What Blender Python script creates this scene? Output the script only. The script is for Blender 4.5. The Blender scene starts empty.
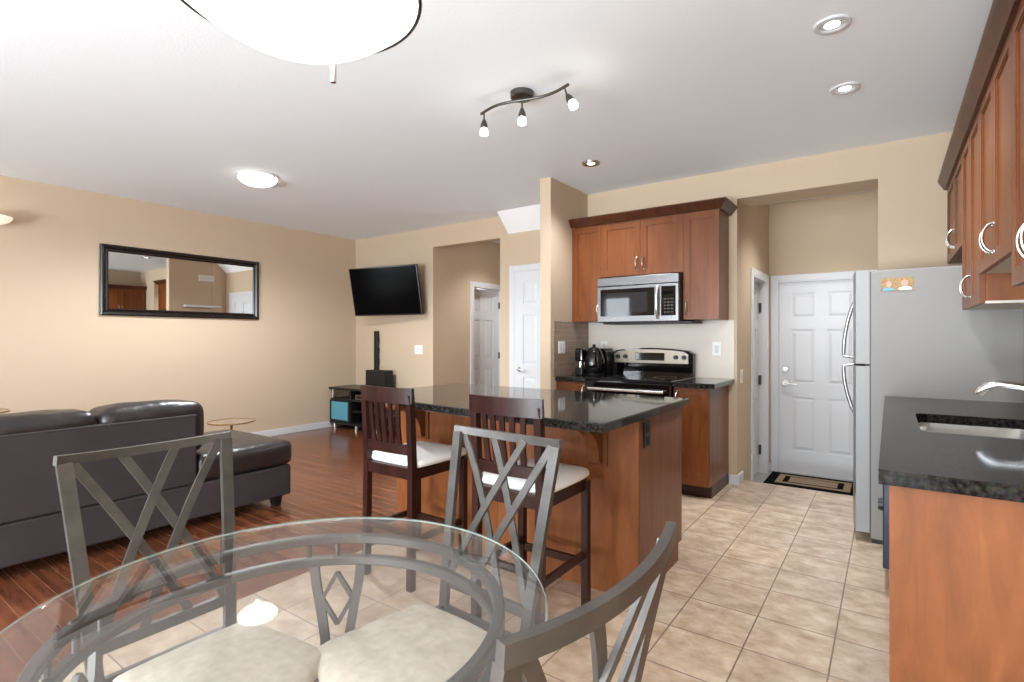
import bpy, bmesh, math, random
from mathutils import Vector, Matrix
random.seed(4)
R = math.radians
S = bpy.context.scene
COL = S.collection

# ------------------------------------------------------------------ camera
cam_d = bpy.data.cameras.new('camera')
cam = bpy.data.objects.new('camera', cam_d)
COL.objects.link(cam)
cam.location = (0, 0, 1.273)
cam.rotation_euler = (R(90), 0, R(35.4))
cam_d.sensor_width = 36.0
cam_d.lens = 531.0 / 1024.0 * 36.0
cam_d.shift_y = -3.0 / 1024.0
cam_d.clip_start = 0.02
S.camera = cam

# ------------------------------------------------------------------ world, daylight, exposure
W = bpy.data.worlds.new('world')
S.world = W
W.use_nodes = True
bg = W.node_tree.nodes['Background']
bg.inputs[0].default_value = (0.9, 0.95, 1.0, 1)
bg.inputs[1].default_value = 2.5

def area(name, loc, rot, sx, sy, power, col=(1, 0.98, 0.95)):
    l = bpy.data.lights.new(name, 'AREA')
    l.shape = 'RECTANGLE'; l.size = sx; l.size_y = sy; l.energy = power; l.color = col
    o = bpy.data.objects.new(name, l); COL.objects.link(o)
    o.location = loc; o.rotation_euler = rot
    return o
# daylight, and an added ceiling fill, entering by the patio door and the living room window behind the camera
area('daylight_patio', (-1.95, -3.78, 1.25), (R(95), 0, 0), 3.6, 2.2, 138, (0.88, 0.95, 1))
area('patio_ceiling_fill', (-0.9, -4.2, 0.2), (R(110), 0, 0), 2.6, 1.2, 250, (0.88, 0.95, 1))  # added lamp aimed upward to brighten the ceiling, standing in for ground bounce
area('daylight_living', (-5.62, -3.78, 1.35), (R(92), 0, 0), 0.8, 1.9, 18, (0.88, 0.95, 1))

S.view_settings.view_transform = 'Standard'
S.view_settings.look = 'None'
S.view_settings.exposure = 0.98
S.view_settings.gamma = 1.0
S.view_settings.use_curve_mapping = False
S.cycles.max_bounces = 12
S.cycles.diffuse_bounces = 7
S.cycles.glossy_bounces = 6
S.cycles.transparent_max_bounces = 16
S.cycles.caustics_reflective = False
S.cycles.caustics_refractive = False
S.cycles.sample_clamp_indirect = 6.0

# ------------------------------------------------------------------ materials
def srgb(r, g, b):
    f = lambda c: (c/255/12.92) if c/255 <= 0.04045 else ((c/255+0.055)/1.055)**2.4
    return (f(r), f(g), f(b), 1)

def mat(name, col, rough=0.5, metal=0.0, spec=0.5, coat=0.0, coat_r=0.1):
    m = bpy.data.materials.new(name); m.use_nodes = True
    b = m.node_tree.nodes['Principled BSDF']
    b.inputs['Base Color'].default_value = col
    b.inputs['Roughness'].default_value = rough
    b.inputs['Metallic'].default_value = metal
    b.inputs['Specular IOR Level'].default_value = spec
    b.inputs['Coat Weight'].default_value = coat
    b.inputs['Coat Roughness'].default_value = coat_r
    return m

def nt(m):
    t = m.node_tree
    return t, t.nodes, t.links, t.nodes['Principled BSDF']

def coords(m, scale, rot=(0, 0, 0), loc=(0, 0, 0)):
    t, N, L, b = nt(m)
    tc = N.new('ShaderNodeTexCoord'); mp = N.new('ShaderNodeMapping')
    mp.inputs['Scale'].default_value = scale; mp.inputs['Rotation'].default_value = rot
    mp.inputs['Location'].default_value = loc
    L.new(tc.outputs['Object'], mp.inputs['Vector'])
    return mp.outputs['Vector']

def noise_col(m, scale, stops, detail=4, nscale=1.0, rough=0.55, dist=0.0):
    t, N, L, b = nt(m)
    v = coords(m, scale)
    n = N.new('ShaderNodeTexNoise'); n.inputs['Scale'].default_value = nscale
    n.inputs['Detail'].default_value = detail; n.inputs['Roughness'].default_value = rough
    n.inputs['Distortion'].default_value = dist
    L.new(v, n.inputs['Vector'])
    r = N.new('ShaderNodeValToRGB')
    e = r.color_ramp.elements
    e[0].position, e[0].color = stops[0]
    e[1].position, e[1].color = stops[-1]
    for p, c in stops[1:-1]:
        q = e.new(p); q.color = c
    L.new(n.outputs['Fac'], r.inputs['Fac'])
    L.new(r.outputs['Color'], b.inputs['Base Color'])
    return r.outputs['Color'], n

def bump(m, scale, strength, dist=0.01, detail=3, nscale=1.0):
    t, N, L, b = nt(m)
    v = coords(m, scale)
    n = N.new('ShaderNodeTexNoise'); n.inputs['Scale'].default_value = nscale
    n.inputs['Detail'].default_value = detail
    L.new(v, n.inputs['Vector'])
    bp = N.new('ShaderNodeBump'); bp.inputs['Strength'].default_value = strength
    bp.inputs['Distance'].default_value = dist
    L.new(n.outputs['Fac'], bp.inputs['Height']); L.new(bp.outputs['Normal'], b.inputs['Normal'])

def emis(name, col, strength):
    m = mat(name, col, 0.4)
    b = m.node_tree.nodes['Principled BSDF']
    b.inputs['Emission Color'].default_value = col
    b.inputs['Emission Strength'].default_value = strength
    return m

M = {}
M['wall'] = mat('beige_paint', srgb(199, 179, 155), 0.75, spec=0.25); bump(M['wall'], (60, 60, 60), 0.05, 0.004)
M['ceiling'] = mat('white_textured_ceiling', (0.89, 0.95, 1.0, 1), 0.9, spec=0.1); bump(M['ceiling'], (70, 70, 70), 0.22, 0.004, 4)
M['white'] = mat('white_paint', srgb(212, 214, 217), 0.4, spec=0.4)
M['plate'] = mat('white_plastic', srgb(238, 238, 234), 0.35)
M['soffit'] = mat('white_soffit_paint', srgb(246, 247, 249), 0.8, spec=0.2)

def cherry(name, c1, c2, c3, rough=0.32, s=(14, 14, 1.3)):
    m = mat(name, c2, rough, spec=0.3)
    noise_col(m, s, [(0.28, c1), (0.5, c2), (0.74, c3)], 6, 1.6, 0.6, 0.6)
    return m
M['cherry'] = cherry('cherry_cabinet_wood', srgb(97, 51, 23), srgb(114, 63, 31), srgb(126, 74, 39))
M['orange'] = cherry('honey_cherry_panel_wood', srgb(108, 61, 28), srgb(124, 71, 34), srgb(138, 82, 41), 0.52, (12, 12, 2.2))
M['crown'] = cherry('dark_cherry_moulding', srgb(56, 28, 17), srgb(72, 38, 23), srgb(86, 48, 30))
M['end'] = cherry('brown_cherry_end_panel', srgb(98, 56, 31), srgb(114, 68, 40), srgb(127, 79, 49), 0.3)
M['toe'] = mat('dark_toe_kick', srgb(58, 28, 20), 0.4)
M['inside'] = mat('pale_cabinet_underside', srgb(205, 196, 184), 0.5)

def granite(name, base, rough, spec=0.45):
    m = mat(name, base, rough, spec=spec)
    t, N, L, b = nt(m)
    v = coords(m, (1, 1, 1))
    n1 = N.new('ShaderNodeTexVoronoi'); n1.inputs['Scale'].default_value = 260
    L.new(v, n1.inputs['Vector'])
    n2 = N.new('ShaderNodeTexNoise'); n2.inputs['Scale'].default_value = 70; n2.inputs['Detail'].default_value = 6
    L.new(v, n2.inputs['Vector'])
    r1 = N.new('ShaderNodeValToRGB'); r1.color_ramp.elements[0].position = 0.35; r1.color_ramp.elements[1].position = 0.8
    r1.color_ramp.elements[0].color = base; r1.color_ramp.elements[1].color = srgb(72, 70, 66)
    L.new(n2.outputs['Fac'], r1.inputs['Fac'])
    mx = N.new('ShaderNodeMix'); mx.data_type = 'RGBA'; mx.blend_type = 'MULTIPLY'
    mx.inputs['Factor'].default_value = 0.55
    L.new(r1.outputs['Color'], mx.inputs[6]); L.new(n1.outputs['Color'], mx.inputs[7])
    L.new(mx.outputs[2], b.inputs['Base Color'])
    return m
M['granite'] = granite('black_speckled_granite', srgb(22, 21, 20), 0.05)
M['granite_sink'] = granite('black_speckled_granite_worktop', srgb(17, 17, 18), 0.07, 0.05)

def brushed(name, col, rough, s=(2, 2, 160)):
    m = mat(name, col, rough, 1.0)
    t, N, L, b = nt(m)
    n = N.new('ShaderNodeTexNoise'); n.inputs['Scale'].default_value = 1.5; n.inputs['Detail'].default_value = 3
    L.new(coords(m, s), n.inputs['Vector'])
    mr = N.new('ShaderNodeMapRange'); mr.inputs['To Min'].default_value = rough - 0.05; mr.inputs['To Max'].default_value = rough + 0.08
    L.new(n.outputs['Fac'], mr.inputs['Value']); L.new(mr.outputs['Result'], b.inputs['Roughness'])
    return m
M['steel'] = brushed('brushed_stainless_steel', srgb(166, 165, 164), 0.3)
M['pale_steel'] = brushed('pale_brushed_steel', srgb(132, 132, 133), 0.24)
M['warm_steel'] = brushed('warm_brushed_steel', srgb(150, 141, 128), 0.36)
M['chrome'] = mat('polished_chrome', srgb(226, 227, 230), 0.08, 1.0)
M['nickel'] = mat('satin_nickel', srgb(222, 220, 216), 0.25, 1.0)
M['fridge_edge'] = mat('light_grey_fridge_door_edge', srgb(146, 146, 146), 0.5, 0.1)
M['fridge_side'] = mat('grey_textured_fridge_side', srgb(137, 134, 131), 0.5, spec=0.3); bump(M['fridge_side'], (240, 240, 240), 0.12, 0.002)
M['black_gloss'] = mat('glossy_black_enamel', srgb(10, 10, 11), 0.05, spec=0.6)
M['black'] = mat('matte_black', srgb(14, 14, 15), 0.5)
M['black_plastic'] = mat('black_plastic', srgb(20, 20, 21), 0.3)
M['dark_grey'] = mat('dark_grey_plastic', srgb(58, 58, 60), 0.45)
M['mesh'] = mat('dark_microwave_mesh', srgb(44, 44, 46), 0.03, spec=0.5)
M['oven_blue'] = mat('dark_blue_panel', srgb(24, 33, 52), 0.3)
M['espresso'] = cherry('espresso_stained_wood', srgb(32, 15, 13), srgb(46, 23, 19), srgb(60, 32, 26), 0.3, (18, 18, 2))
M['vinyl'] = mat('white_vinyl', srgb(249, 248, 247), 0.45)
M['pewter'] = mat('pewter_grey_metal', srgb(90, 88, 86), 0.45, 0.6)
noise_col(M['pewter'], (9, 9, 9), [(0.3, srgb(84, 81, 79)), (0.72, srgb(101, 98, 95))], 5, 2.0)
M['cream'] = mat('cream_chair_fabric', srgb(222, 212, 196), 0.9, spec=0.1)
noise_col(M['cream'], (40, 40, 40), [(0.3, srgb(190, 176, 158)), (0.7, srgb(212, 200, 182))], 6, 1.0); bump(M['cream'], (260, 260, 260), 0.25, 0.003)
M['leather'] = mat('dark_brown_leather', srgb(48, 40, 42), 0.34, spec=0.5)
noise_col(M['leather'], (5, 5, 5), [(0.3, srgb(32, 26, 27)), (0.75, srgb(46, 38, 39))], 5, 1.0); bump(M['leather'], (14, 14, 14), 0.35, 0.02, 5)
M['suede'] = mat('dark_plum_grey_back_fabric', srgb(66, 57, 62), 0.62, spec=0.3)
noise_col(M['suede'], (3, 3, 3), [(0.3, srgb(50, 43, 46)), (0.75, srgb(62, 54, 57))], 5, 1.0); bump(M['suede'], (120, 120, 120), 0.1, 0.003)
M['gold'] = mat('aged_gold_metal', srgb(172, 142, 92), 0.3, 1.0)
M['mirror'] = mat('mirror_silvering', srgb(240, 240, 238), 0.01, 1.0)
M['mirror_frame'] = mat('glossy_black_frame', srgb(20, 15, 14), 0.22, spec=0.6)
M['screen'] = mat('black_screen', srgb(6, 6, 7), 0.3, spec=0.03)
M['teal'] = mat('teal_frosted_glass', srgb(86, 158, 180), 0.2, spec=0.6)
M['bronze'] = mat('dark_brushed_bronze', srgb(92, 88, 84), 0.32, 0.9)
M['brown_glass'] = mat('glass_knob', srgb(40, 36, 36), 0.2)
M['sand'] = mat('tan_mat_weave', srgb(150, 130, 110), 0.95, spec=0.05); bump(M['sand'], (300, 300, 300), 0.3, 0.003)
M['mat_black'] = mat('black_mat_weave', srgb(16, 15, 15), 0.95, spec=0.05); bump(M['mat_black'], (300, 300, 300), 0.3, 0.003)
M['landing'] = mat('grey_landing_floor', srgb(150, 148, 146), 0.5)
M['lamp'] = emis('lit_frosted_bowl', (1, 0.985, 0.96, 1), 2.6)
M['bulb'] = emis('lit_white_bulb', (1, 0.97, 0.92, 1), 2.0)
M['flush'] = emis('lit_flush_glass', (1, 0.95, 0.87, 1), 2.0)
M['sconce'] = emis('warm_frosted_sconce_glass', (0.9, 0.8, 0.66, 1), 0.35)

def clear_glass(name, tint, ior=1.5, rough=0.0):
    m = bpy.data.materials.new(name); m.use_nodes = True
    t = m.node_tree; N = t.nodes; L = t.links
    N.remove(N['Principled BSDF'])
    tr = N.new('ShaderNodeBsdfTransparent'); tr.inputs[0].default_value = tint
    gl = N.new('ShaderNodeBsdfGlossy'); gl.inputs['Roughness'].default_value = rough
    gl.inputs[0].default_value = (1, 1, 1, 1)
    lw = N.new('ShaderNodeLayerWeight'); lw.inputs['Blend'].default_value = 0.5
    pw = N.new('ShaderNodeMath'); pw.operation = 'POWER'; pw.inputs[1].default_value = 5.0
    fr = N.new('ShaderNodeMath'); fr.operation = 'MULTIPLY_ADD'; f0 = ((ior-1)/(ior+1))**2
    fr.inputs[1].default_value = 1-f0; fr.inputs[2].default_value = f0
    L.new(lw.outputs['Facing'], pw.inputs[0]); L.new(pw.outputs[0], fr.inputs[0])
    mx = N.new('ShaderNodeMixShader')
    L.new(fr.outputs[0], mx.inputs[0]); L.new(tr.outputs[0], mx.inputs[1]); L.new(gl.outputs[0], mx.inputs[2])
    L.new(mx.outputs[0], N['Material Output'].inputs[0])
    return m
M['glass'] = clear_glass('clear_table_glass', (0.97, 0.985, 0.985, 1), 1.8)
M['glass_edge'] = mat('polished_green_glass_edge', srgb(188, 214, 212), 0.15, spec=0.8)
M['pane'] = clear_glass('window_pane_glass', (0.98, 0.99, 1, 1))

# floors
def tile_mat():
    m = mat('beige_travertine_tile', srgb(196, 170, 146), 0.28, spec=0.45)
    t, N, L, b = nt(m)
    v = coords(m, (1, 1, 1), loc=(0.49 - 0.3035*20 + 0.0015, -2.63 + 0.305*20, 0))
    br = N.new('ShaderNodeTexBrick'); br.offset = 0.0; br.squash = 1.0
    br.inputs['Scale'].default_value = 1.0
    br.inputs['Brick Width'].default_value = 0.3035; br.inputs['Row Height'].default_value = 0.305
    br.inputs['Mortar Size'].default_value = 0.0032; br.inputs['Mortar Smooth'].default_value = 0.1
    br.inputs['Bias'].default_value = 0.0
    br.inputs['Color1'].default_value = (0.90, 0.90, 0.90, 1); br.inputs['Color2'].default_value = (1.06, 1.05, 1.04, 1)
    L.new(v, br.inputs['Vector'])
    n = N.new('ShaderNodeTexNoise'); n.inputs['Scale'].default_value = 1.0; n.inputs['Detail'].default_value = 7
    n.inputs['Roughness'].default_value = 0.6; n.inputs['Distortion'].default_value = 0.15
    L.new(coords(m, (9, 11, 9)), n.inputs['Vector'])
    r = N.new('ShaderNodeValToRGB'); e = r.color_ramp.elements
    e[0].position = 0.3; e[0].color = srgb(166, 140, 117); e[1].position = 0.7; e[1].color = srgb(212, 194, 174)
    q = e.new(0.5); q.color = srgb(192, 169, 146)
    L.new(n.outputs['Fac'], r.inputs['Fac'])
    mu = N.new('ShaderNodeMix'); mu.data_type = 'RGBA'; mu.blend_type = 'MULTIPLY'; mu.inputs['Factor'].default_value = 1
    L.new(r.outputs['Color'], mu.inputs[6]); L.new(br.outputs['Color'], mu.inputs[7])
    mo = N.new('ShaderNodeMix'); mo.data_type = 'RGBA'
    L.new(br.outputs['Fac'], mo.inputs['Factor']); L.new(mu.outputs[2], mo.inputs[6]); mo.inputs[7].default_value = srgb(128, 108, 92)
    L.new(mo.outputs[2], b.inputs['Base Color'])
    bp = N.new('ShaderNodeBump'); bp.inputs['Strength'].default_value = 0.25; bp.inputs['Distance'].default_value = 0.002; bp.invert = True
    L.new(br.outputs['Fac'], bp.inputs['Height']); L.new(bp.outputs['Normal'], b.inputs['Normal'])
    return m
M['tile'] = tile_mat()

def plank_mat():
    m = mat('red_brown_hardwood_planks', srgb(120, 62, 36), 0.2, spec=0.5)
    t, N, L, b = nt(m)
    v = coords(m, (1, 1, 1))
    br = N.new('ShaderNodeTexBrick'); br.offset = 0.37; br.squash = 1.0
    br.inputs['Scale'].default_value = 1.0
    br.inputs['Brick Width'].default_value = 0.9; br.inputs['Row Height'].default_value = 0.084
    br.inputs['Mortar Size'].default_value = 0.0011
    br.inputs['Color1'].default_value = (0.78, 0.76, 0.74, 1); br.inputs['Color2'].default_value = (1.12, 1.1, 1.08, 1)
    L.new(v, br.inputs['Vector'])
    n = N.new('ShaderNodeTexNoise'); n.inputs['Scale'].default_value = 1.0; n.inputs['Detail'].default_value = 6
    n.inputs['Distortion'].default_value = 0.4
    L.new(coords(m, (1.6, 22, 5)), n.inputs['Vector'])
    r = N.new('ShaderNodeValToRGB'); e = r.color_ramp.elements
    e[0].position = 0.3; e[0].color = srgb(92, 48, 31); e[1].position = 0.75; e[1].color = srgb(132, 80, 54)
    L.new(n.outputs['Fac'], r.inputs['Fac'])
    mu = N.new('ShaderNodeMix'); mu.data_type = 'RGBA'; mu.blend_type = 'MULTIPLY'; mu.inputs['Factor'].default_value = 1
    L.new(r.outputs['Color'], mu.inputs[6]); L.new(br.outputs['Color'], mu.inputs[7])
    mo = N.new('ShaderNodeMix'); mo.data_type = 'RGBA'
    L.new(br.outputs['Fac'], mo.inputs['Factor']); L.new(mu.outputs[2], mo.inputs[6]); mo.inputs[7].default_value = srgb(176, 128, 96)
    L.new(mo.outputs[2], b.inputs['Base Color'])
    return m
M['plank'] = plank_mat()

def splash_mat():
    m = mat('small_brown_mosaic_tile', srgb(150, 124, 106), 0.3)
    t, N, L, b = nt(m)
    v = coords(m, (1, 1, 1), rot=(0, R(90), 0))
    br = N.new('ShaderNodeTexBrick'); br.offset = 0.0
    br.inputs['Scale'].default_value = 1.0
    br.inputs['Brick Width'].default_value = 0.05; br.inputs['Row Height'].default_value = 0.05
    br.inputs['Mortar Size'].default_value = 0.002
    br.inputs['Color1'].default_value = srgb(142, 118, 102); br.inputs['Color2'].default_value = srgb(156, 131, 114)
    br.inputs['Mortar'].default_value = srgb(176, 156, 140)
    L.new(v, br.inputs['Vector']); L.new(br.outputs['Color'], b.inputs['Base Color'])
    return m
M['splash'] = splash_mat()
M['pale_splash'] = mat('off_white_splashback', srgb(218, 209, 196), 0.4)

def photo_mat():
    # small printed photograph: two people with light hair in an autumn garden, reduced to soft blots
    m = mat('printed_photo', (1, 1, 1, 1), 0.4)
    noise_col(m, (60, 60, 60), [(0.38, srgb(130, 70, 36)), (0.5, srgb(170, 132, 58)), (0.62, srgb(84, 104, 66))], 3, 1.0)
    return m
M['photo'] = photo_mat()
M['skin_print'] = mat('printed_face', srgb(196, 142, 124), 0.4)
M['shirt_print'] = mat('printed_shirt', srgb(190, 196, 208), 0.4)
M['cyan_print'] = mat('printed_blue_shirt', srgb(84, 158, 182), 0.4)

# ------------------------------------------------------------------ mesh builder
class MB:
    def __init__(self, M=None):
        self.bm = bmesh.new(); self.M = M or Matrix.Identity(4); self.round = False
    def v(self, p): return self.bm.verts.new(self.M @ Vector(p))
    def f(self, vs):
        try: return self.bm.faces.new(vs)
        except ValueError: return None
    def box(self, x0, x1, y0, y1, z0, z1, bev=0.0, seg=2):
        c = [self.v((x, y, z)) for z in (z0, z1) for y in (y0, y1) for x in (x0, x1)]
        fs = [self.f([c[i] for i in q]) for q in ((0, 2, 3, 1), (4, 5, 7, 6), (0, 1, 5, 4), (2, 6, 7, 3), (0, 4, 6, 2), (1, 3, 7, 5))]
        if bev > 0:
            es = {e for f in fs for e in f.edges}
            bmesh.ops.bevel(self.bm, geom=list(es), offset=bev, segments=seg, affect='EDGES', profile=0.5)
        return self
    def hexa(self, lo, hi):            # lo, hi: four points each, same order
        a = [self.v(p) for p in lo]; b = [self.v(p) for p in hi]
        n = len(a)
        self.f(a[::-1]); self.f(b)
        for i in range(n): self.f([a[i], a[(i+1) % n], b[(i+1) % n], b[i]])
        return self
    def bar(self, p0, p1, w, t, side, bev=0.0):     # rectangular bar, w along side
        p0, p1 = Vector(p0), Vector(p1)
        return self.ribbon([p0, p1], w, t, side)
    def ribbon(self, pts, w, t, side, closed=False):  # w along 'side' (vector or list), t along the other normal
        pts = [Vector(p) for p in pts]; n = len(pts); rings = []
        for i, p in enumerate(pts):
            if closed: d = (pts[(i+1) % n]-pts[i-1]).normalized()
            else: d = (pts[min(i+1, n-1)]-pts[max(i-1, 0)]).normalized()
            s = Vector(side[i] if isinstance(side, list) else side); s = (s - d*s.dot(d)).normalized()
            q = d.cross(s)
            rings.append([self.v(p+s*a*w/2+q*b*t/2) for a, b in ((-1, -1), (1, -1), (1, 1), (-1, 1))])
        self._skin(rings, closed)
        return self
    def _skin(self, rings, closed):
        self.round = True
        n = len(rings)
        for i in range(n if closed else n-1):
            a, b = rings[i], rings[(i+1) % n]; k = len(a)
            for j in range(k): self.f([a[j], a[(j+1) % k], b[(j+1) % k], b[j]])
        if not closed: self.f(rings[0][::-1]); self.f(rings[-1])
    def tube(self, pts, r, n=10, closed=False, sq=None):
        pts = [Vector(p) for p in pts]; k = len(pts); rings = []; prev = None
        for i, p in enumerate(pts):
            if closed: d = (pts[(i+1) % k]-pts[i-1]).normalized()
            else: d = (pts[min(i+1, k-1)]-pts[max(i-1, 0)]).normalized()
            if prev is None:
                a = Vector((0, 0, 1)) if abs(d.z) < 0.9 else Vector((1, 0, 0))
                s = (a - d*a.dot(d)).normalized()
            else: s = (prev - d*prev.dot(d)).normalized()
            prev = s; q = d.cross(s); rr = r[i] if isinstance(r, (list, tuple)) else r
            rings.append([self.v(p+(s*math.cos(2*math.pi*j/n)+q*math.sin(2*math.pi*j/n))*rr) for j in range(n)])
        self._skin(rings, closed)
        return self
    def lathe(self, prof, c=(0, 0, 0), n=32, T=None):
        c = Vector(c); T = T or Matrix.Identity(3); rings = []; self.round = True
        for r, z in prof:
            if r < 1e-6: rings.append([self.v(c+T @ Vector((0, 0, z)))])
            else: rings.append([self.v(c+T @ Vector((r*math.cos(2*math.pi*j/n), r*math.sin(2*math.pi*j/n), z))) for j in range(n)])
        for a, b in zip(rings, rings[1:]):
            for j in range(n):
                k = (j+1) % n
                if len(a) == 1 and len(b) == 1: continue
                if len(a) == 1: self.f([a[0], b[j], b[k]])
                elif len(b) == 1: self.f([a[j], a[k], b[0]])
                else: self.f([a[j], a[k], b[k], b[j]])
        return self
    def pillow(self, x0, x1, y0, y1, z0, z1, rad=0.05, puff=0.02, n=10, wob=0.0):
        # soft cushion: rounded box whose faces bulge
        cx, cy, cz = (x0+x1)/2, (y0+y1)/2, (z0+z1)/2; self.round = True
        hx, hy, hz = (x1-x0)/2, (y1-y0)/2, (z1-z0)/2
        r = min(rad, hx, hy, hz)
        b2 = bmesh.new(); bmesh.ops.create_cube(b2, size=2.0)
        bmesh.ops.subdivide_edges(b2, edges=b2.edges[:], cuts=n, use_grid_fill=True)
        mp = {}
        for v in b2.verts:
            u = v.co
            def rem(t):                                    # cluster rows to the corners
                return math.copysign(1-(1-abs(t))**1.6, t)
            p = Vector((rem(u.x)*hx, rem(u.y)*hy, rem(u.z)*hz))
            q = Vector((max(-hx+r, min(hx-r, p.x)), max(-hy+r, min(hy-r, p.y)), max(-hz+r, min(hz-r, p.z))))
            d = p-q
            if d.length > 1e-9: p = q+d.normalized()*r
            a, b, c = p.x/hx, p.y/hy, p.z/hz
            f = lambda t: max(0.0, 1-t*t)
            p += Vector((math.copysign(1, a)*f(b)*f(c)*abs(a)**4, math.copysign(1, b)*f(a)*f(c)*abs(b)**4, math.copysign(1, c)*f(a)*f(b)*abs(c)**4))*puff
            if wob: p += Vector((0, 0, wob*math.sin(17*p.y+3*cx)*math.sin(11*p.x+7*p.y)))
            mp[v] = self.v(p+Vector((cx, cy, cz)))
        for f_ in b2.faces: self.f([mp[v] for v in f_.verts])
        b2.free()
        return self
    def prism(self, poly, axis, a0, a1):       # poly of 2D points in the two other axes (x,y,z order)
        def P(u, w, a):
            return {'x': (a, u, w), 'y': (u, a, w), 'z': (u, w, a)}[axis]
        return self.hexa([P(u, w, a0) for u, w in poly], [P(u, w, a1) for u, w in poly])
    def build(self, name, m, parent=None, smooth=True, angle=38):
        off = Vector((0, 0, 0)); p = parent
        while p is not None: off += p.location; p = p.parent
        bmesh.ops.recalc_face_normals(self.bm, faces=self.bm.faces[:])
        me = bpy.data.meshes.new(name)
        for v in self.bm.verts: v.co -= off
        self.bm.to_mesh(me); self.bm.free()
        ms = m if isinstance(m, (list, tuple)) else [m]
        for x in ms: me.materials.append(x)
        if smooth and self.round and len(me.polygons):
            me.polygons.foreach_set('use_smooth', [True]*len(me.polygons))
            me.set_sharp_from_angle(angle=R(angle))
        o = bpy.data.objects.new(name, me); COL.objects.link(o)
        if parent is not None: o.parent = parent
        return o

def thing(name, label, cat, loc=(0, 0, 0), group=None):
    o = bpy.data.objects.new(name, None); COL.objects.link(o)
    o.empty_display_size = 0.1
    o.location = loc; o['label'] = label; o['category'] = cat; o['kind'] = 'thing'
    if group: o['group'] = group
    return o
def tag(o, label, cat, group=None, kind='thing'):
    o['label'] = label; o['category'] = cat; o['kind'] = kind
    if group: o['group'] = group
    return o
def struct(o, label, cat):
    return tag(o, label, cat, None, 'structure')
def kids(o): return [c for c in COL.objects if c.parent == o]
def copy_tree(o, parent=None):
    c = o.copy(); COL.objects.link(c)
    if parent: c.parent = parent
    for ch in kids(o): copy_tree(ch, c)
    return c
def T(x, y, z, rz=0): return Matrix.Translation((x, y, z)) @ Matrix.Rotation(R(rz), 4, 'Z')

# ================================================================== ROOM
XL, XR, YK, YL, CE = -6.53, 0.645, 4.88, 5.14, 2.74
YR = -3.6
struct(MB().box(-2.58, XR+0.1, YR-0.1, 5.07, -0.16, 0).build('floor', M['tile']), 'beige square tile floor of the kitchen and dining area', 'floor')
struct(MB().box(XL-0.1, -2.58, YR-0.1, 8.2, -0.1, 0).build('floor_living', M['plank']), 'red-brown hardwood plank floor of the living room', 'floor')
struct(MB().box(-1.9, 0.9, 5.07, 6.5, -0.3, -0.18).build('floor_landing', M['landing']), 'sunken grey landing in front of the garage door', 'floor')
struct(MB().box(XL-0.2, XR+0.2, YR-0.2, 8.3, CE, CE+0.1).build('ceiling', M['ceiling']), 'white stippled ceiling', 'ceiling')
struct(MB().box(XL-0.12, XL, YR-0.1, YL+0.12, 0, CE).build('wall_left', M['wall']), 'long beige wall that carries the mirror', 'wall')
struct(MB().box(XR, XR+0.12, YR-0.1, YK, 0, CE).build('wall_right', M['wall']), 'beige wall behind the right run of cabinets', 'wall')
b = MB(); b.box(-2.64, -1.076, YK, YK+0.22, 0, CE); b.box(-1.076, -0.07, YK, YK+0.36, 2.48, CE); b.box(-0.07, XR+0.12, YK, YK+0.22, 0, CE)
struct(b.build('wall_kitchen', M['wall']), 'beige kitchen wall with a wide doorway beside the cooker', 'wall')
b = MB(); b.box(XL, -4.94, YL, YL+0.12, 0, CE); b.box(-4.94, -3.83, YL, YL+0.12, 2.48, CE); b.box(-3.83, -2.63, YL, YL+0.12, 0, CE)
struct(b.build('wall_back', M['wall']), 'beige living room wall with television and hallway opening', 'wall')
struct(MB().box(-2.63, -2.518, 4.15, YL+0.12, 0, CE).build('wall_stub', M['wall']), 'narrow beige wall end between kitchen and living room', 'wall')
# chamfered white bulkhead above the white door
struct(MB().prism([(4.92, CE), (YL, CE), (YL, 2.516)], 'x', -3.71, -2.63).build('trim_1', M['soffit'], smooth=False), 'white sloping bulkhead where wall meets ceiling', 'bulkhead')
# rear wall behind the camera with patio door and window openings
b = MB()
for x0, x1, z0, z1 in ((XL-0.12, -6.02, 0, CE), (-6.02, -5.22, 0, 0.35), (-6.02, -5.22, 2.35, CE), (-5.22, -3.85, 0, CE), (-3.85, 0.5, 2.4, CE), (0.5, XR+0.12, 0, CE)):
    b.box(x0, x1, YR-0.12, YR, z0, z1)
struct(b.build('wall_rear', M['wall']), 'beige wall behind the dining table with patio door and window', 'wall')
def window(name, x0, x1, z0, z1, mull, label):
    w = thing(name, label, 'window', (0, 0, 0)); w['kind'] = 'structure'; w.location = ((x0+x1)/2, YR, z0)
    fr = MB(); f = 0.07
    fr.box(x0, x0+f, YR-0.1, YR+0.015, z0, z1); fr.box(x1-f, x1, YR-0.1, YR+0.015, z0, z1)
    fr.box(x0, x1, YR-0.1, YR+0.015, z0, z0+f); fr.box(x0, x1, YR-0.1, YR+0.015, z1-f, z1)
    for m_ in mull: fr.box(m_-0.04, m_+0.04, YR-0.09, YR+0.005, z0, z1)
    fr.build('window_frame', M['white'], w, smooth=False)
    MB().box(x0+f, x1-f, YR-0.062, YR-0.056, z0+f, z1-f).build('pane', M['pane'], w, smooth=False)
window('window_1', -3.85, 0.5, 0.02, 2.4, [-2.4, -0.95], 'wide glazed patio door behind the dining table')
window('window_2', -6.02, -5.22, 0.35, 2.35, [], 'living room window behind the sofa')

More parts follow.
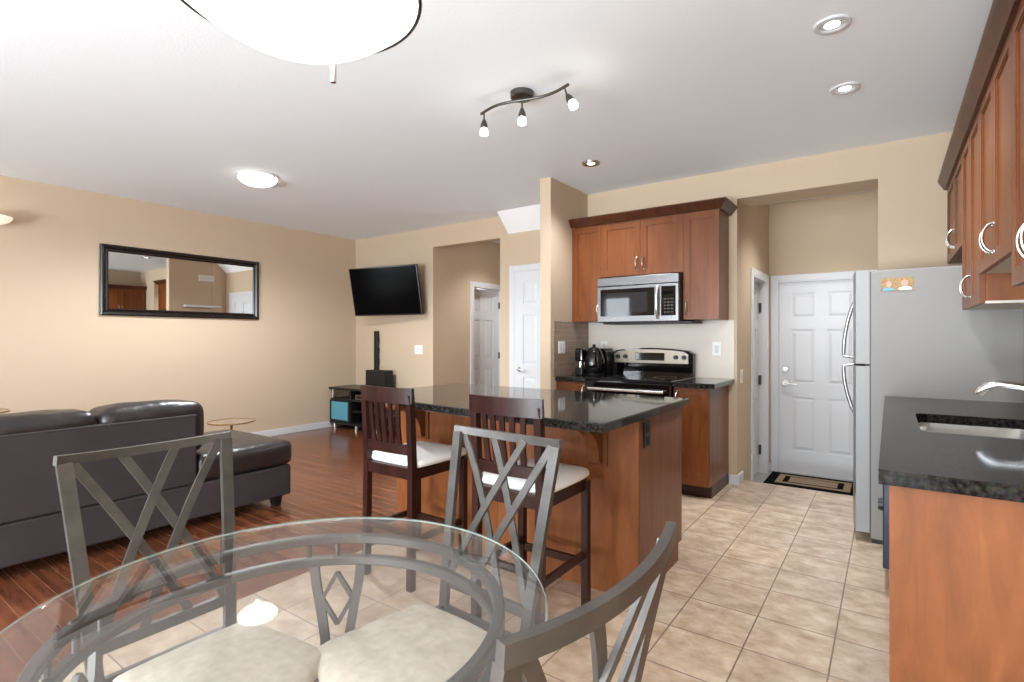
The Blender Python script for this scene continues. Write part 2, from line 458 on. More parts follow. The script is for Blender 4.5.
# kitchen-side hall
b = MB(); b.box(-1.2, -1.08, YK+0.22, 5.52, -0.3, CE); b.box(-1.2, -1.08, 6.24, 6.5, -0.3, CE); b.box(-1.2, -1.08, 5.52, 6.24, 1.88, CE)
struct(b.build('wall_hall_left', M['wall']), 'beige side wall of the garage entry', 'wall')
b = MB(); b.box(-1.08, -0.995, 6.4, 6.52, -0.3, CE); b.box(-0.995, -0.165, 6.4, 6.52, 1.885, CE); b.box(-0.165, 0.9, 6.4, 6.52, -0.3, CE)
struct(b.build('wall_hall_back', M['wall']), 'beige wall around the white garage door', 'wall')
struct(MB().box(0.78, 0.9, YK+0.22, 6.4, -0.3, CE).build('wall_hall_right', M['wall']), 'beige right wall of the garage entry', 'wall')
# living-side hallway
b = MB(); b.box(-5.06, -4.94, YL+0.12, 5.97, 0, CE); b.box(-5.06, -4.94, 6.70, 8.1, 0, CE); b.box(-5.06, -4.94, 5.97, 6.70, 2.03, CE)
struct(b.build('wall_hallway_left', M['wall']), 'beige hallway wall with a white doorway', 'wall')
struct(MB().box(-3.83, -3.71, YL+0.12, 8.1, 0, CE).build('wall_hallway_right', M['wall']), 'beige right wall of the hallway', 'wall')
struct(MB().box(-5.06, -3.71, 8.1, 8.2, 0, CE).build('wall_hallway_back', M['wall']), 'beige far wall of the hallway', 'wall')

# skirting
def skirting(name, segs, label):
    b = MB()
    for x0, x1, y0, y1, z0 in segs:
        b.box(x0, x1, y0, y1, z0, z0+0.085, 0.003, 1); 
    struct(b.build(name, M['white']), label, 'baseboard')
skirting('baseboard_left', [(XL, XL+0.015, YR, YL, 0)], 'white skirting along the mirror wall')
skirting('baseboard_back', [(XL+0.015, -4.94, YL-0.015, YL, 0), (-3.83, -3.69, YL-0.015, YL, 0)], 'white skirting under the television')
skirting('baseboard_stub', [(-2.645, -2.503, 4.135, 4.15, 0), (-2.645, -2.63, 4.15, YL, 0)], 'white skirting round the narrow wall end')
skirting('baseboard_kitchen', [(-1.142, -1.061, YK-0.015, YK, 0), (-1.076, -1.061, YK, 5.07, 0)], 'white skirting at the corner beside the cooker cabinet')
skirting('baseboard_hall', [(-1.08, -1.065, 6.33, 6.4, -0.18), (-1.08, -1.065, 5.1, 5.44, -0.18), (-1.08, -1.063, 6.385, 6.4, -0.18)], 'white skirting on the sunken landing')
struct(MB().box(-1.076, -0.07, 5.055, 5.085, -0.18, -0.001).build('trim_2', M['tile']), 'tiled step edge down to the landing', 'step')

# ------------------------------------------------------------------ doors
def six_panel(Mx, w, h, t=0.035):
    b = MB(Mx)
    b.box(0, w, 0.011, t, 0, h)
    st, mid = 0.115, 0.1
    xs = [(st, w/2-mid/2), (w/2+mid/2, w-st)]
    zs = [(0.235, 0.235+0.58), (0.96, 0.96+0.58), (1.66, h-0.115)]
    b.box(0, st, 0, 0.011, 0, h); b.box(w-st, w, 0, 0.011, 0, h); b.box(w/2-mid/2, w/2+mid/2, 0, 0.011, 0, h)
    zz = [0]+[q for z in zs for q in z]+[h]
    for i in range(0, len(zz), 2):
        for x0, x1 in xs: b.box(x0, x1, 0, 0.011, zz[i], zz[i+1])
    for x0, x1 in xs:
        for z0, z1 in zs:
            g, s = 0.016, 0.045
            b.hexa([(x0+g, 0.011, z0+g), (x1-g, 0.011, z0+g), (x1-g, 0.011, z1-g), (x0+g, 0.011, z1-g)],
                   [(x0+s, 0.003, z0+s), (x1-s, 0.003, z0+s), (x1-s, 0.003, z1-s), (x0+s, 0.003, z1-s)])
    return b
def casing(Mx, w, h, cw=0.068, t=0.018, depth=0.12):
    b = MB(Mx)
    b.box(-cw, 0, -t, 0, 0, h+cw, 0.004, 1); b.box(w, w+cw, -t, 0, 0, h+cw, 0.004, 1); b.box(0, w, -t, 0, h, h+cw, 0.004, 1)
    b.box(-0.002, 0.012, -t+0.003, depth, 0, h); b.box(w-0.012, w+0.002, -t+0.003, depth, 0, h); b.box(0.012, w-0.012, -t+0.003, depth, h-0.012, h+0.002)
    return b
def lever(Mx, x, z, side, parent):
    b = MB(Mx)
    b.tube([(x, 0, z), (x, -0.012, z)], 0.028, 18); b.tube([(x, -0.01, z), (x, -0.05, z)], 0.01, 10)
    b.tube([(x, -0.048, z), (x+side*0.03, -0.052, z-0.004), (x+side*0.115, -0.046, z-0.008)], [0.011, 0.009, 0.007], 10)
    return b.build('door_handle', M['nickel'], parent)
def door(name, Mx, loc, w, h, label, swing=None, hx=0.07, hz=0.93, side=1, bolts=False, hinges=None, cw=0.068):
    d = thing(name, label, 'door', loc); d['kind'] = 'structure'
    casing(Mx, w, h, cw).build('door_casing', M['white'], d)
    Ms = Mx @ Matrix.Translation((0.014, 0.02, 0.006)) if swing is None else Mx @ swing
    slab = six_panel(Ms, w-0.028, h-0.02).build('door_slab', M['white'], d)
    if hx is not None: lever(Ms, hx, hz, side, d)
    if bolts:
        for dx in (0, 0.0):
            pass
        b = MB(Ms); b.tube([(hx, 0, hz+0.15), (hx, -0.02, hz+0.15)], 0.026, 18); b.tube([(hx, -0.02, hz+0.15), (hx, -0.034, hz+0.15)], 0.012, 12)
        b.build('deadbolt', M['nickel'], d)
    if hinges:
        for z in (0.25, 1.0, 1.78):
            y_ = 0.05 if hinges > 0.3 else 0.0
            MB(Mx).box(hinges-0.008, hinges+0.006, y_-0.004, y_+0.02, z-0.05, z+0.05).build('hinge', M['dark_grey'], d)
    return d
# garage door on the sunken landing, faces the camera
door('door_1', T(-0.995, 6.4, -0.18), (-0.995, 6.4, -0.18), 0.83, 2.065, 'white six-panel garage door behind the fridge', hx=0.062, hz=0.96, bolts=True)
# doorway in the side wall of that hall (faces +X)
door('door_2', T(-1.08, 5.52, -0.18, 90), (-1.08, 5.52, -0.18), 0.72, 2.06, 'white door seen edge-on in the hall side wall', swing=Matrix.Translation((0.014, 0.075, 0.006)), hx=None, hinges=0.704)
# closed white door in the living room wall
door('door_3', T(-3.615, YL, 0), (-3.615, YL, 0), 0.76, 2.06, 'closed white six-panel door beside the hallway opening', swing=Matrix.Translation((0.014, -0.0125, 0.006)) , hx=0.065, hz=0.9)
# half-open door in the hallway's left wall
door('door_4', T(-4.94, 5.97, 0, 90), (-4.94, 5.97, 0), 0.73, 2.03, 'white door standing ajar inside the hallway',
     swing=Matrix.Translation((0.716, 0.07, 0.006)) @ Matrix.Rotation(R(-9), 4, 'Z') @ Matrix.Translation((-0.702, 0, 0)), hx=None, hinges=0.716)
# dim rooms behind the two side doors
struct(MB().box(-1.9, -1.86, 5.1, 6.5, -0.3, CE).build('wall_side_room', M['wall']), 'wall of the room behind the hall side door', 'wall')
struct(MB().box(-5.9, -5.86, 5.3, 7.2, 0, CE).build('wall_bedroom', M['wall']), 'wall of the room behind the hallway door', 'wall')

# ================================================================== KITCHEN CABINETRY
def shaker(b, x0, x1, z0, z1, y=0.0, t=0.02, fr=0.055, rec=0.009):
    b.box(x0+fr-0.002, x1-fr+0.002, y+rec, y+t, z0+fr-0.002, z1-fr+0.002)
    for a in ((x0, x0+fr, z0, z1), (x1-fr, x1, z0, z1), (x0+fr, x1-fr, z0, z0+fr), (x0+fr, x1-fr, z1-fr, z1)):
        b.box(a[0], a[1], y, y+t, a[2], a[3])
    # thin inner bead
    for a in ((x0+fr, x0+fr+0.007, z0+fr, z1-fr), (x1-fr-0.007, x1-fr, z0+fr, z1-fr), (x0+fr+0.007, x1-fr-0.007, z0+fr, z0+fr+0.007), (x0+fr+0.007, x1-fr-0.007, z1-fr-0.007, z1-fr)):
        b.box(a[0], a[1], y+0.004, y+rec+0.002, a[2], a[3])
    return b
def pull(Mx, x, z, parent, ln=0.11, dep=0.036, y=0.0, r=0.0048):
    # arched bow handle with flared feet
    b = MB(Mx); pts = []; rr = []
    for i in range(15):
        a = math.pi*i/14
        pts.append((x, y-math.sin(a)*dep, z-math.cos(a)*ln/2)); rr.append(r*(1.25-0.3*math.sin(a)))
    b.tube(pts, rr, 8)
    for s in (-1, 1): b.lathe([(0, 0), (0.009, 0), (0.009, 0.003), (0.005, 0.006), (0, 0.006)], (x, y, z+s*ln/2), 12, Matrix.Rotation(R(90), 3, 'X'))
    return b.build('handle', M['nickel'], parent)

def wall_cabinet(Mx, loc, x0, x1, z0, z1, depth, doors, label, group, side=None, under='cherry', name='wall_cabinet'):
    c = thing(name, label, 'cabinet', loc, group)
    bd = MB(Mx); t = 0.018
    bd.box(x0+0.0008, x1-0.0008, 0.021, depth, z0+0.012, z1)
    bd.build('carcass', M[side or 'cherry'], c, smooth=False)
    MB(Mx).box(x0+0.0008, x1-0.0008, 0.021, depth, z0, z0+0.0118).build('bottom_panel', M[under], c, smooth=False)
    for (a, e, hx) in doors:
        d = shaker(MB(Mx), a+0.0015, e-0.0015, z0+0.001, z1-0.001).build('door', M['cherry'], c, smooth=False)
        if hx is not None: pull(Mx, hx, z0+0.105, d)
    return c
# ---- over the cooker (faces -Y)
KF = 4.55                      # front of the wall cabinets
Mk = T(0, KF, 0); DK = YK-KF
G1 = 'cherry wall cabinets round the microwave'
wall_cabinet(Mk, (-2.36, KF, 1.43), -2.516, -2.208, 1.43, 2.335, DK, [(-2.516, -2.208, -2.235)], 'narrow tall cherry wall cabinet left of the microwave', G1)
wall_cabinet(Mk, (-1.82, KF, 1.84), -2.208, -1.439, 1.84, 2.335, DK, [(-2.208, -1.8235, -1.855), (-1.8235, -1.439, -1.792)], 'two-door cherry wall cabinet directly above the microwave', G1)
wall_cabinet(Mk, (-1.29, KF, 1.43), -1.439, -1.143, 1.43, 2.335, DK, [(-1.439, -1.143, -1.408)], 'tall cherry wall cabinet right of the microwave beside the doorway', G1, side='end')
def crown_prof(): return [(0, -0.012), (-0.022, -0.012), (-0.03, 0.0), (-0.062, 0.044), (-0.07, 0.058), (-0.07, 0.07), (0, 0.07)]
cr = thing('crown_molding', 'dark crown moulding along the top of the cabinets over the cooker', 'moulding', (-1.8, KF, 2.335))
b = MB(); pf = crown_prof(); rings = []
for (px, py, dx, dy) in ((-2.516, KF, 0, 1), (-1.143, KF, -1, 1), (-1.143, YK-0.001, -1, 0)):
    rings.append([b.v((px+dx*u, py+dy*u, 2.348+w*0.9)) for u, w in pf])
b._skin(rings, False); b.build('molding', M['crown'], cr, smooth=False)

# ---- right-hand wall (faces -X);  local x runs to -Y
XF = 0.335
Mr = T(XF, 0, 0, -90); DR = XR-XF-0.002
G2 = 'cherry wall cabinets on the right wall'
ZT = 2.335
wall_cabinet(Mr, (XF, 4.38, 1.80), -4.865, -3.92, 1.80, ZT, DR, [(-4.865, -4.39, -4.42), (-4.39, -3.92, -4.36)], 'short cherry cabinet over the grey fridge on the right wall', G2, under='end')
wall_cabinet(Mr, (XF, 3.56, 1.43), -3.92, -3.215, 1.43, ZT, DR, [(-3.92, -3.575, -3.605), (-3.575, -3.215, -3.545)], 'tall cherry cabinet beside the fridge on the right wall', G2, side='orange', under='inside')
wall_cabinet(Mr, (XF, 2.82, 1.565), -3.215, -2.43, 1.565, ZT, DR, [(-3.215, -2.825, -2.855), (-2.825, -2.43, -2.795)], 'shallower-hung cherry cabinet above the sink', G2, under='inside')
wall_cabinet(Mr, (XF, 2.04, 1.445), -2.43, -1.66, 1.445, ZT, DR, [(-2.43, -2.05, -2.08), (-2.05, -1.66, -2.02)], 'nearest cherry cabinet cut by the right edge of the view', G2, under='inside')
cr = thing('crown_molding', 'dark crown moulding along the top of the right wall cabinets', 'moulding', (XF, 3.2, ZT))
b = MB(); rings = []
for (px, py, dx, dy) in ((XF, 4.875, 1, 0), (XF, 1.66, 1, 1), (XR-0.001, 1.66, 0, 1)):
    rings.append([b.v((px+dx*u*0.75, py+dy*u*0.75, ZT+0.001+w*0.95)) for u, w in pf])
b._skin(rings, False); b.build('molding', M['crown'], cr, smooth=False)

# ---- base cabinets by the cooker
YB = 4.278
def base_cabinet(x0, x1, label, hx, side):
    c = thing('base_cabinet', label, 'cabinet', ((x0+x1)/2, YB, 0), 'cherry base cabinets either side of the cooker')
    MB().box(x0, x1, YB, YK, 0.1, 0.879).build('carcass', M[side], c, smooth=False)
    MB().box(x0+0.001, x1-0.001, YB+0.065, YK, 0, 0.1).build('toe_kick', M['toe'], c, smooth=False)
    Mb = T(0, YB-0.021, 0)
    d = shaker(MB(Mb), x0+0.003, x1-0.003, 0.105, 0.872).build('door', M['cherry'], c, smooth=False)
    pull(Mb, hx, 0.79, d)
base_cabinet(-2.516, -2.203, 'narrow cherry base cabinet under the coffee things, left of the cooker', -2.235, 'cherry')
base_cabinet(-1.423, -1.145, 'tall narrow cherry base cabinet right of the cooker with dark end panel', -1.395, 'end')
def slab(x0, x1, y0, y1, z0, z1, name, label, m='granite'):
    o = MB().box(x0, x1, y0, y1, z0, z1, 0.006, 2).build(name, M[m])
    return tag(o, label, 'countertop')
slab(-2.516, -2.203, 4.225, YK-0.001, 0.88, 0.918, 'countertop', 'short black granite worktop piece left of the cooker against the narrow wall')
slab(-1.423, -1.095, 4.225, YK-0.001, 0.88, 0.918, 'countertop', 'short black granite worktop piece right of the cooker')
# mosaic on the stub wall
t_ = MB().box(-2.5178, -2.508, 4.2, YK-0.001, 0.919, 1.428); t_.box(-2.5178, -2.505, 4.192, 4.2, 0.919, 1.432)
tag(t_.build('tile_backsplash', M['splash'], smooth=False), 'brown mosaic tile splashback on the narrow wall beside the coffee things', 'backsplash')

bs = MB().box(-2.504, -1.10, YK-0.005, YK-0.0003, 0.9185, 1.4285)
tag(bs.build('tile_backsplash', M['pale_splash'], smooth=False), 'plain off-white splashback on the wall behind the cooker', 'backsplash')

# ---- cooker
rg = thing('range', 'black and stainless electric range between the cherry cabinets', 'stove', (-1.813, 4.25, 0))
x0, x1 = -2.2, -1.426
MB().box(x0, x1, 4.25, 4.86, 0.08, 0.905).build('body', M['black_gloss'], rg, smooth=False)
MB().box(x0+0.03, x1-0.03, 4.3, 4.82, 0, 0.08).build('base', M['black'], rg, smooth=False)
ct = MB().box(x0, x1, 4.215, 4.80, 0.905, 0.924, 0.006).build('cooktop', M['black_gloss'], rg)
for cx, cy, r in ((-2.0, 4.36, 0.1), (-1.62, 4.36, 0.085), (-2.0, 4.62, 0.08), (-1.62, 4.62, 0.1)):
    MB().lathe([(r-0.006, 0.0), (r-0.006, 0.0007), (r, 0.0007), (r, 0.0)], (cx, cy, 0.924), 40).build('burner_ring', M['dark_grey'], ct)
od = MB().box(x0+0.004, x1-0.004, 4.205, 4.249, 0.27, 0.895, 0.006).build('oven_door', M['black_gloss'], rg)
MB().box(x0+0.12, x1-0.12, 4.203, 4.2055, 0.38, 0.70).build('oven_window', M['screen'], od, smooth=False)
b = MB(); b.tube([(x0+0.05, 4.165, 0.835), (x1-0.05, 4.165, 0.835)], 0.013, 12)
for xx in (x0+0.075, x1-0.075): b.tube([(xx, 4.165, 0.835), (xx, 4.206, 0.835)], 0.009, 8)
b.build('handle', M['nickel'], od)
MB().box(x0+0.004, x1-0.004, 4.21, 4.249, 0.09, 0.262, 0.005).build('drawer', M['steel'], rg)
# back guard with arched top
def arch(x0, x1, z0, z1, sag, n=18):
    return [(x0, z0), (x1, z0)] + [(x1+(x0-x1)*i/n, z1-sag*(2*i/n-1)**2 - (0.02 if i in (0, n) else 0)) for i in range(n+1)]
bgd = MB().prism(arch(x0, x1, 0.924, 1.18, 0.03), 'y', 4.79, 4.86).build('back_guard', M['black_gloss'], rg)
cp = MB().prism(arch(x0+0.025, x1-0.04, 1.04, 1.167, 0.024), 'y', 4.778, 4.79).build('control_panel', M['warm_steel'], rg)
MB().box(-1.96, -1.68, 4.774, 4.7785, 1.065, 1.135, 0.003).build('display', M['black_gloss'], cp)
for kx in (-2.135, -2.06, -1.575, -1.50):
    MB().lathe([(0, -0.026), (0.018, -0.026), (0.02, -0.02), (0.021, 0), (0, 0)], (kx, 4.778, 1.098), 20, Matrix.Rotation(R(-90), 3, 'X')).build('knob', M['black_plastic'], cp)

# ---- microwave
mw = thing('microwave', 'stainless over-the-range microwave under the cherry cabinets', 'microwave', (-1.81, 4.46, 1.415))
x0, x1 = -2.2, -1.445; yf = 4.475; z0, z1 = 1.415, 1.822
MB().box(x0+0.004, x1+0.004, yf, KF-0.001, z0, z1).box(x0+0.004, x1-0.001, KF-0.001, YK-0.002, z0, z1+0.01).build('body', M['black'], mw, smooth=False)
MB().box(x0+0.03, x1+0.09, 4.52, YK-0.06, z0-0.016, z0).build('bottom_vent', M['black'], mw, smooth=False)
MB().box(x0, x1, yf-0.022, yf, z1-0.078, z1, 0.004).build('vent_panel', M['pale_steel'], mw)
dr = MB().box(x0, x1, yf-0.022, yf, z0+0.003, z1-0.082, 0.004).build('door', M['pale_steel'], mw)
MB().box(x0+0.035, -1.655, yf-0.0245, yf-0.021, z0+0.055, z1-0.108, 0.001, 1).build('window', M['black_gloss'], dr)
MB().box(x0+0.1, -1.72, yf-0.0255, yf-0.0243, z0+0.085, z1-0.145).build('mesh_screen', M['mesh'], dr, smooth=False)
b = MB(); pts = [(-1.625, yf-0.022-0.035*math.sin(math.pi*i/12)**0.6, z0+0.028+0.28*i/12) for i in range(13)]
b.tube(pts, 0.012, 10); b.build('handle', M['nickel'], dr)
pn = MB().box(-1.595, -1.47, yf-0.0245, yf-0.021, z0+0.05, z1-0.105, 0.001, 1).build('control_panel', M['black_gloss'], mw)
b = MB()
for i in range(3):
    for j in range(5): b.box(-1.57+i*0.03, -1.552+i*0.03, yf-0.0255, yf-0.0243, z0+0.075+j*0.028, z0+0.085+j*0.028)
b.build('button', M['dark_grey'], pn, smooth=False)['kind'] = 'stuff'
MB().box(-1.575, -1.49, yf-0.0255, yf-0.0243, z0+0.228, z0+0.262).build('display', M['screen'], pn, smooth=False)

# ---- counter-top appliances left of the cooker
k = thing('kettle', 'rounded glossy black electric kettle beside the cooker', 'kettle', (-2.285, 4.56, 0.918))
MB().lathe([(0, 0), (0.085, 0), (0.09, 0.012), (0.09, 0.022), (0, 0.022)], (-2.285, 4.56, 0.9185), 28).build('base', M['black_plastic'], k)
MB().lathe([(0, 0.022), (0.088, 0.022), (0.1, 0.06), (0.101, 0.12), (0.093, 0.18), (0.075, 0.225), (0.06, 0.24), (0, 0.243)], (-2.285, 4.56, 0.9185), 32).build('body', M['black_gloss'], k)
lid = MB().lathe([(0.06, 0.24), (0.05, 0.258), (0.02, 0.268), (0.012, 0.272), (0.016, 0.285), (0.012, 0.294), (0, 0.296)], (-2.285, 4.56, 0.9185), 24).build('lid', M['black_plastic'], k)
b = MB(); b.tube([(-2.285+0.07*0.64, 4.56-0.07*0.77, 1.15), (-2.285+0.13*0.64, 4.56-0.13*0.77, 1.14), (-2.285+0.155*0.64, 4.56-0.155*0.77, 1.08), (-2.285+0.14*0.64, 4.56-0.14*0.77, 1.0), (-2.285+0.098*0.64, 4.56-0.098*0.77, 0.97)], 0.012, 10); b.build('handle', M['black_plastic'], k)
b = MB(); b.tube([(-2.285-0.08*0.64, 4.56+0.08*0.77, 1.1), (-2.285-0.112*0.64, 4.56+0.112*0.77, 1.14)], [0.03, 0.014], 12); b.build('spout', M['black_gloss'], k)
cm = thing('coffee_grinder', 'slim black and silver coffee grinder left of the black kettle', 'coffee grinder', (-2.41, 4.52, 0.918))
MB().box(-2.445, -2.365, 4.47, 4.57, 0.9185, 0.99, 0.012).build('base', M['black_plastic'], cm)
MB().lathe([(0, 0.07), (0.026, 0.07), (0.028, 0.1), (0.024, 0.135), (0, 0.135)], (-2.405, 4.52, 0.9185), 20).build('jar', M['nickel'], cm)
MB().box(-2.445, -2.365, 4.47, 4.57, 1.052, 1.175, 0.014).build('head', M['black_gloss'], cm)
MB().box(-2.44, -2.425, 4.53, 4.568, 0.985, 1.06).build('column', M['black_plastic'], cm)
to = thing('toaster', 'black toaster with curved top behind the kettle', 'toaster', (-2.24, 4.74, 0.918))
MB().prism([(-2.335, 0.93), (-2.206, 0.93), (-2.206, 1.1), (-2.215, 1.14), (-2.24, 1.165), (-2.27, 1.172), (-2.30, 1.165), (-2.326, 1.14), (-2.335, 1.1)], 'y', 4.67, 4.86).build('shell', M['black_plastic'], to)
MB().box(-2.31, -2.23, 4.69, 4.84, 1.1685, 1.1735).build('slot', M['steel'], to, smooth=False)
MB().box(-2.33, -2.211, 4.68, 4.85, 0.9185, 0.931).build('foot', M['black'], to, smooth=False)
MB().box(-2.285, -2.255, 4.655, 4.671, 1.06, 1.08, 0.003).build('lever', M['steel'], to)

# ---- switch and socket plates
def plate(Mx, loc, w, h, n, label, name='light_switch', cat='light switch'):
    p = thing(name, label, cat, loc)
    MB(Mx).box(-w/2, w/2, -0.006, 0, -h/2, h/2, 0.002, 1).build('plate', M['plate'], p)
    for i in range(n):
        x = (i-(n-1)/2)*0.046
        MB(Mx).box(x-0.016, x+0.016, -0.009, -0.005, -0.033, 0.033, 0.0015, 1).build('rocker' if cat == 'light switch' else 'socket', M['white'], p)
    return p
plate(T(-1.243, YK-0.0055, 1.176), (-1.243, YK, 1.176), 0.075, 0.12, 1, 'white switch plate on the wall right of the cooker')
plate(T(-2.33, YK-0.0055, 1.18), (-2.33, YK, 1.18), 0.075, 0.12, 1, 'white socket on the wall behind the black kettle', 'power_outlet', 'power outlet')
plate(T(-2.5075, 4.33, 1.185, 90), (-2.5075, 4.33, 1.185), 0.12, 0.115, 2, 'double white switch plate on the brown mosaic', 'light_switch')
plate(T(-1.0755, 5.04, 0.93, 90), (-1.0755, 5.04, 0.93), 0.075, 0.12, 1, 'white switch plate in the doorway beside the cooker')
plate(T(-5.205, YL-0.0005, 1.115), (-5.205, YL, 1.115), 0.15, 0.12, 2, 'white double switch plate under the television')

# ================================================================== ISLAND
isl = thing('kitchen_island', 'cherry kitchen island with panelled bar side', 'island', (-1.83, 2.77, 0))
MB().box(-2.672, -1.0, 2.45, 3.09, 0.1, 0.879).build('carcass', M['cherry'], isl, smooth=False)
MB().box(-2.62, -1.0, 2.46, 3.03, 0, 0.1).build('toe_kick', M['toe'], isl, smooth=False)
for a, e in ((-2.672, -1.836), (-1.834, -1.0)):
    MB().box(a, e, 2.4395, 2.45, 0, 0.879).build('back_panel', M['orange'], isl, smooth=False)
MB().box(-1.0, -0.985, 2.455, 3.09, 0.1, 0.879).box(-1.0, -0.985, 2.455, 3.03, 0, 0.1).build('end_panel', M['end'], isl, smooth=False)
MB().box(-1.0, -0.984, 2.4385, 2.455, 0, 0.879, 0.003).build('corner_trim', M['orange'], isl)
def corbel(x):
    b = MB(); y0 = 2.4393
    b.box(x-0.055, x+0.055, y0-0.014, y0, 0.63, 0.85, 0.003, 1)
    pts = [(y0-0.014, 0.878), (y0-0.27, 0.878), (y0-0.27, 0.845)]
    for i in range(9):
        a = R(90*i/8); pts.append((y0-0.235+0.18*math.sin(a), 0.838-0.165*(1-math.cos(a))))
    pts += [(y0-0.045, 0.65), (y0-0.014, 0.65)]
    b.prism(pts, 'x', x-0.032, x+0.032)
    b.box(x-0.055, x+0.055, y0-0.285, y0, 0.858, 0.8785, 0.003, 1)
    return b.build('corbel', M['end'], isl)
for x in (-1.2, -2.43): corbel(x)
Ms = T(-0.985, 2.54, 0.795, 90)
ob = MB(Ms).box(-0.042, 0.042, -0.007, 0, -0.062, 0.062, 0.002, 1).build('outlet', M['black_plastic'], isl)
for dz in (-0.03, 0.03): MB(Ms).box(-0.017, 0.017, -0.009, -0.006, dz-0.02, dz+0.02, 0.002, 1).build('socket', M['black'], ob)
edge = [(-0.958, 3.14), (-2.76, 3.13), (-2.76, 2.62), (-2.735, 2.49), (-2.675, 2.37), (-2.58, 2.265), (-2.46, 2.18), (-2.32, 2.115), (-2.13, 2.07), (-1.9, 2.04), (-1.6, 2.017), (-1.3, 2.003), (-0.958, 1.995)]
b = MB()
def inset(d): return [(x+(d if x < -1.8 else -d), y+(d if y < 2.7 else -d)) for x, y in edge]
rings = [[b.v((x, y, z)) for x, y in inset(d)] for d, z in ((0.005, 0.8795), (0, 0.8845), (0, 0.915), (0.005, 0.92))]
b._skin(rings, False)
tag(b.build('countertop', M['granite'], smooth=False), 'large black granite bar top covering the kitchen island', 'countertop')

# ================================================================== RIGHT RUN: sink cabinet, worktop, dishwasher, fridge
sc = thing('sink_cabinet', 'cherry sink base cabinet with honey-coloured end panel facing the dining table', 'cabinet', (0.33, 2.5, 0))
MB().box(0.0, XR-0.001, 1.762, 1.775, 0, 0.878).build('end_panel', M['orange'], sc, smooth=False)
MB().box(0.02, XR-0.001, 1.775, 2.42, 0.1, 0.70).build('carcass', M['cherry'], sc, smooth=False)
MB().box(0.02, 0.06, 1.775, 2.42, 0.7, 0.878).build('apron', M['cherry'], sc, smooth=False)
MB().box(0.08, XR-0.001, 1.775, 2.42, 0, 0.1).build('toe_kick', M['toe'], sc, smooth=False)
Md = T(0.0, 0, 0, -90)
for a, e in ((-2.418, -2.1), (-2.1, -1.78)):
    d = shaker(MB(T(0.0005, 0, 0, -90)), a+0.002, e-0.002, 0.11, 0.86, t=0.019).build('door', M['cherry'], sc, smooth=False)
c2 = thing('sink_cabinet', 'two-door cherry base cabinet directly beneath the sink basin', 'cabinet', (0.33, 3.2, 0))
MB().box(0.02, XR-0.001, 2.42, 3.26, 0.1, 0.70).build('carcass', M['cherry'], c2, smooth=False)
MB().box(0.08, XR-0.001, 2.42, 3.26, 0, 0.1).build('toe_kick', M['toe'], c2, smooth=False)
for a, e in ((-3.258, -2.84), (-2.84, -2.422)):
    shaker(MB(T(0.0005, 0, 0, -90)), a+0.002, e-0.002, 0.11, 0.86, t=0.019).build('door', M['cherry'], c2, smooth=False)
dw = thing('dishwasher', 'dark dishwasher front edge showing between the sink cabinet and fridge', 'dishwasher', (0.3, 3.57, 0))
MB().box(0.02, XR-0.01, 3.265, 3.87, 0.09, 0.875).build('body', M['black'], dw, smooth=False)
dd = MB().box(-0.027, 0.0195, 3.267, 3.868, 0.11, 0.74, 0.006).build('door', M['oven_blue'], dw)
MB().box(-0.027, 0.0195, 3.267, 3.868, 0.745, 0.872, 0.006).build('control_panel', M['black_plastic'], dw)
b = MB(); b.lathe([(0, -0.02), (0.03, -0.02), (0.033, 0), (0, 0)], (-0.027, 3.32, 0.42), 20, Matrix.Rotation(R(90), 3, 'Y')); b.build('knob', M['black_plastic'], dd)
MB().box(0.05, XR-0.02, 3.28, 3.86, 0, 0.09).build('kick_plate', M['black'], dw, smooth=False)

# worktop with undermount cut-out
SX0, SX1, SY0, SY1 = 0.098, 0.50, 2.535, 3.14
def rrect(x0, x1, y0, y1, r, n=6):
    p = []
    for cx, cy, a0 in ((x1-r, y1-r, 0), (x0+r, y1-r, 90), (x0+r, y0+r, 180), (x1-r, y0+r, 270)):
        for i in range(n+1):
            a = R(a0+90*i/n); p.append((cx+r*math.cos(a), cy+r*math.sin(a)))
    return p
WX0, WX1, WY0, WY1 = -0.024, XR-0.001, 1.738, 3.955
b = MB(); hole = rrect(SX0, SX1, SY0, SY1, 0.045)
N4 = 7
outer = [(WX1, WY1), (WX0, WY1), (WX0, WY0), (WX1, WY0)]
lev = {}
for z in (0.88, 0.92):
    hv = [b.v((x, y, z)) for x, y in hole]; ov = [b.v((x, y, z)) for x, y in outer]
    for q in range(4):
        for i in range(N4-1): b.f([ov[q], hv[q*N4+i+1], hv[q*N4+i]])
        b.f([ov[q], ov[(q+1) % 4], hv[((q+1)*N4) % 28], hv[q*N4+N4-1]])
    lev[z] = (hv, ov)
for k_ in (0, 1):
    a, c = lev[0.88][k_], lev[0.92][k_]
    for i in range(len(a)): b.f([a[i], a[(i+1) % len(a)], c[(i+1) % len(c)], c[i]])
tag(b.build('countertop', M['granite_sink'], smooth=False), 'black granite worktop holding the sink on the right', 'countertop')
sk = thing('kitchen_sink', 'stainless undermount sink set in the black worktop', 'sink', (0.3, 2.84, 0.68))
b = MB(); rings = []
for (g, z, r) in ((0.03, 0.8795, 0.05), (-0.006, 0.8795, 0.05), (-0.006, 0.86, 0.05), (0.0, 0.74, 0.05), (0.03, 0.705, 0.05), (0.06, 0.7015, 0.05)):
    rings.append([b.v((x, y, z)) for x, y in rrect(SX0-g if z > 0.8 else SX0-0.006+g, SX1+g if z > 0.8 else SX1+0.006-g, SY0-g if z > 0.8 else SY0-0.006+g, SY1+g if z > 0.8 else SY1+0.006-g, r)])
for a, c in zip(rings, rings[1:]):
    for i in range(len(a)): b.f([a[i], a[(i+1) % len(a)], c[(i+1) % len(c)], c[i]])
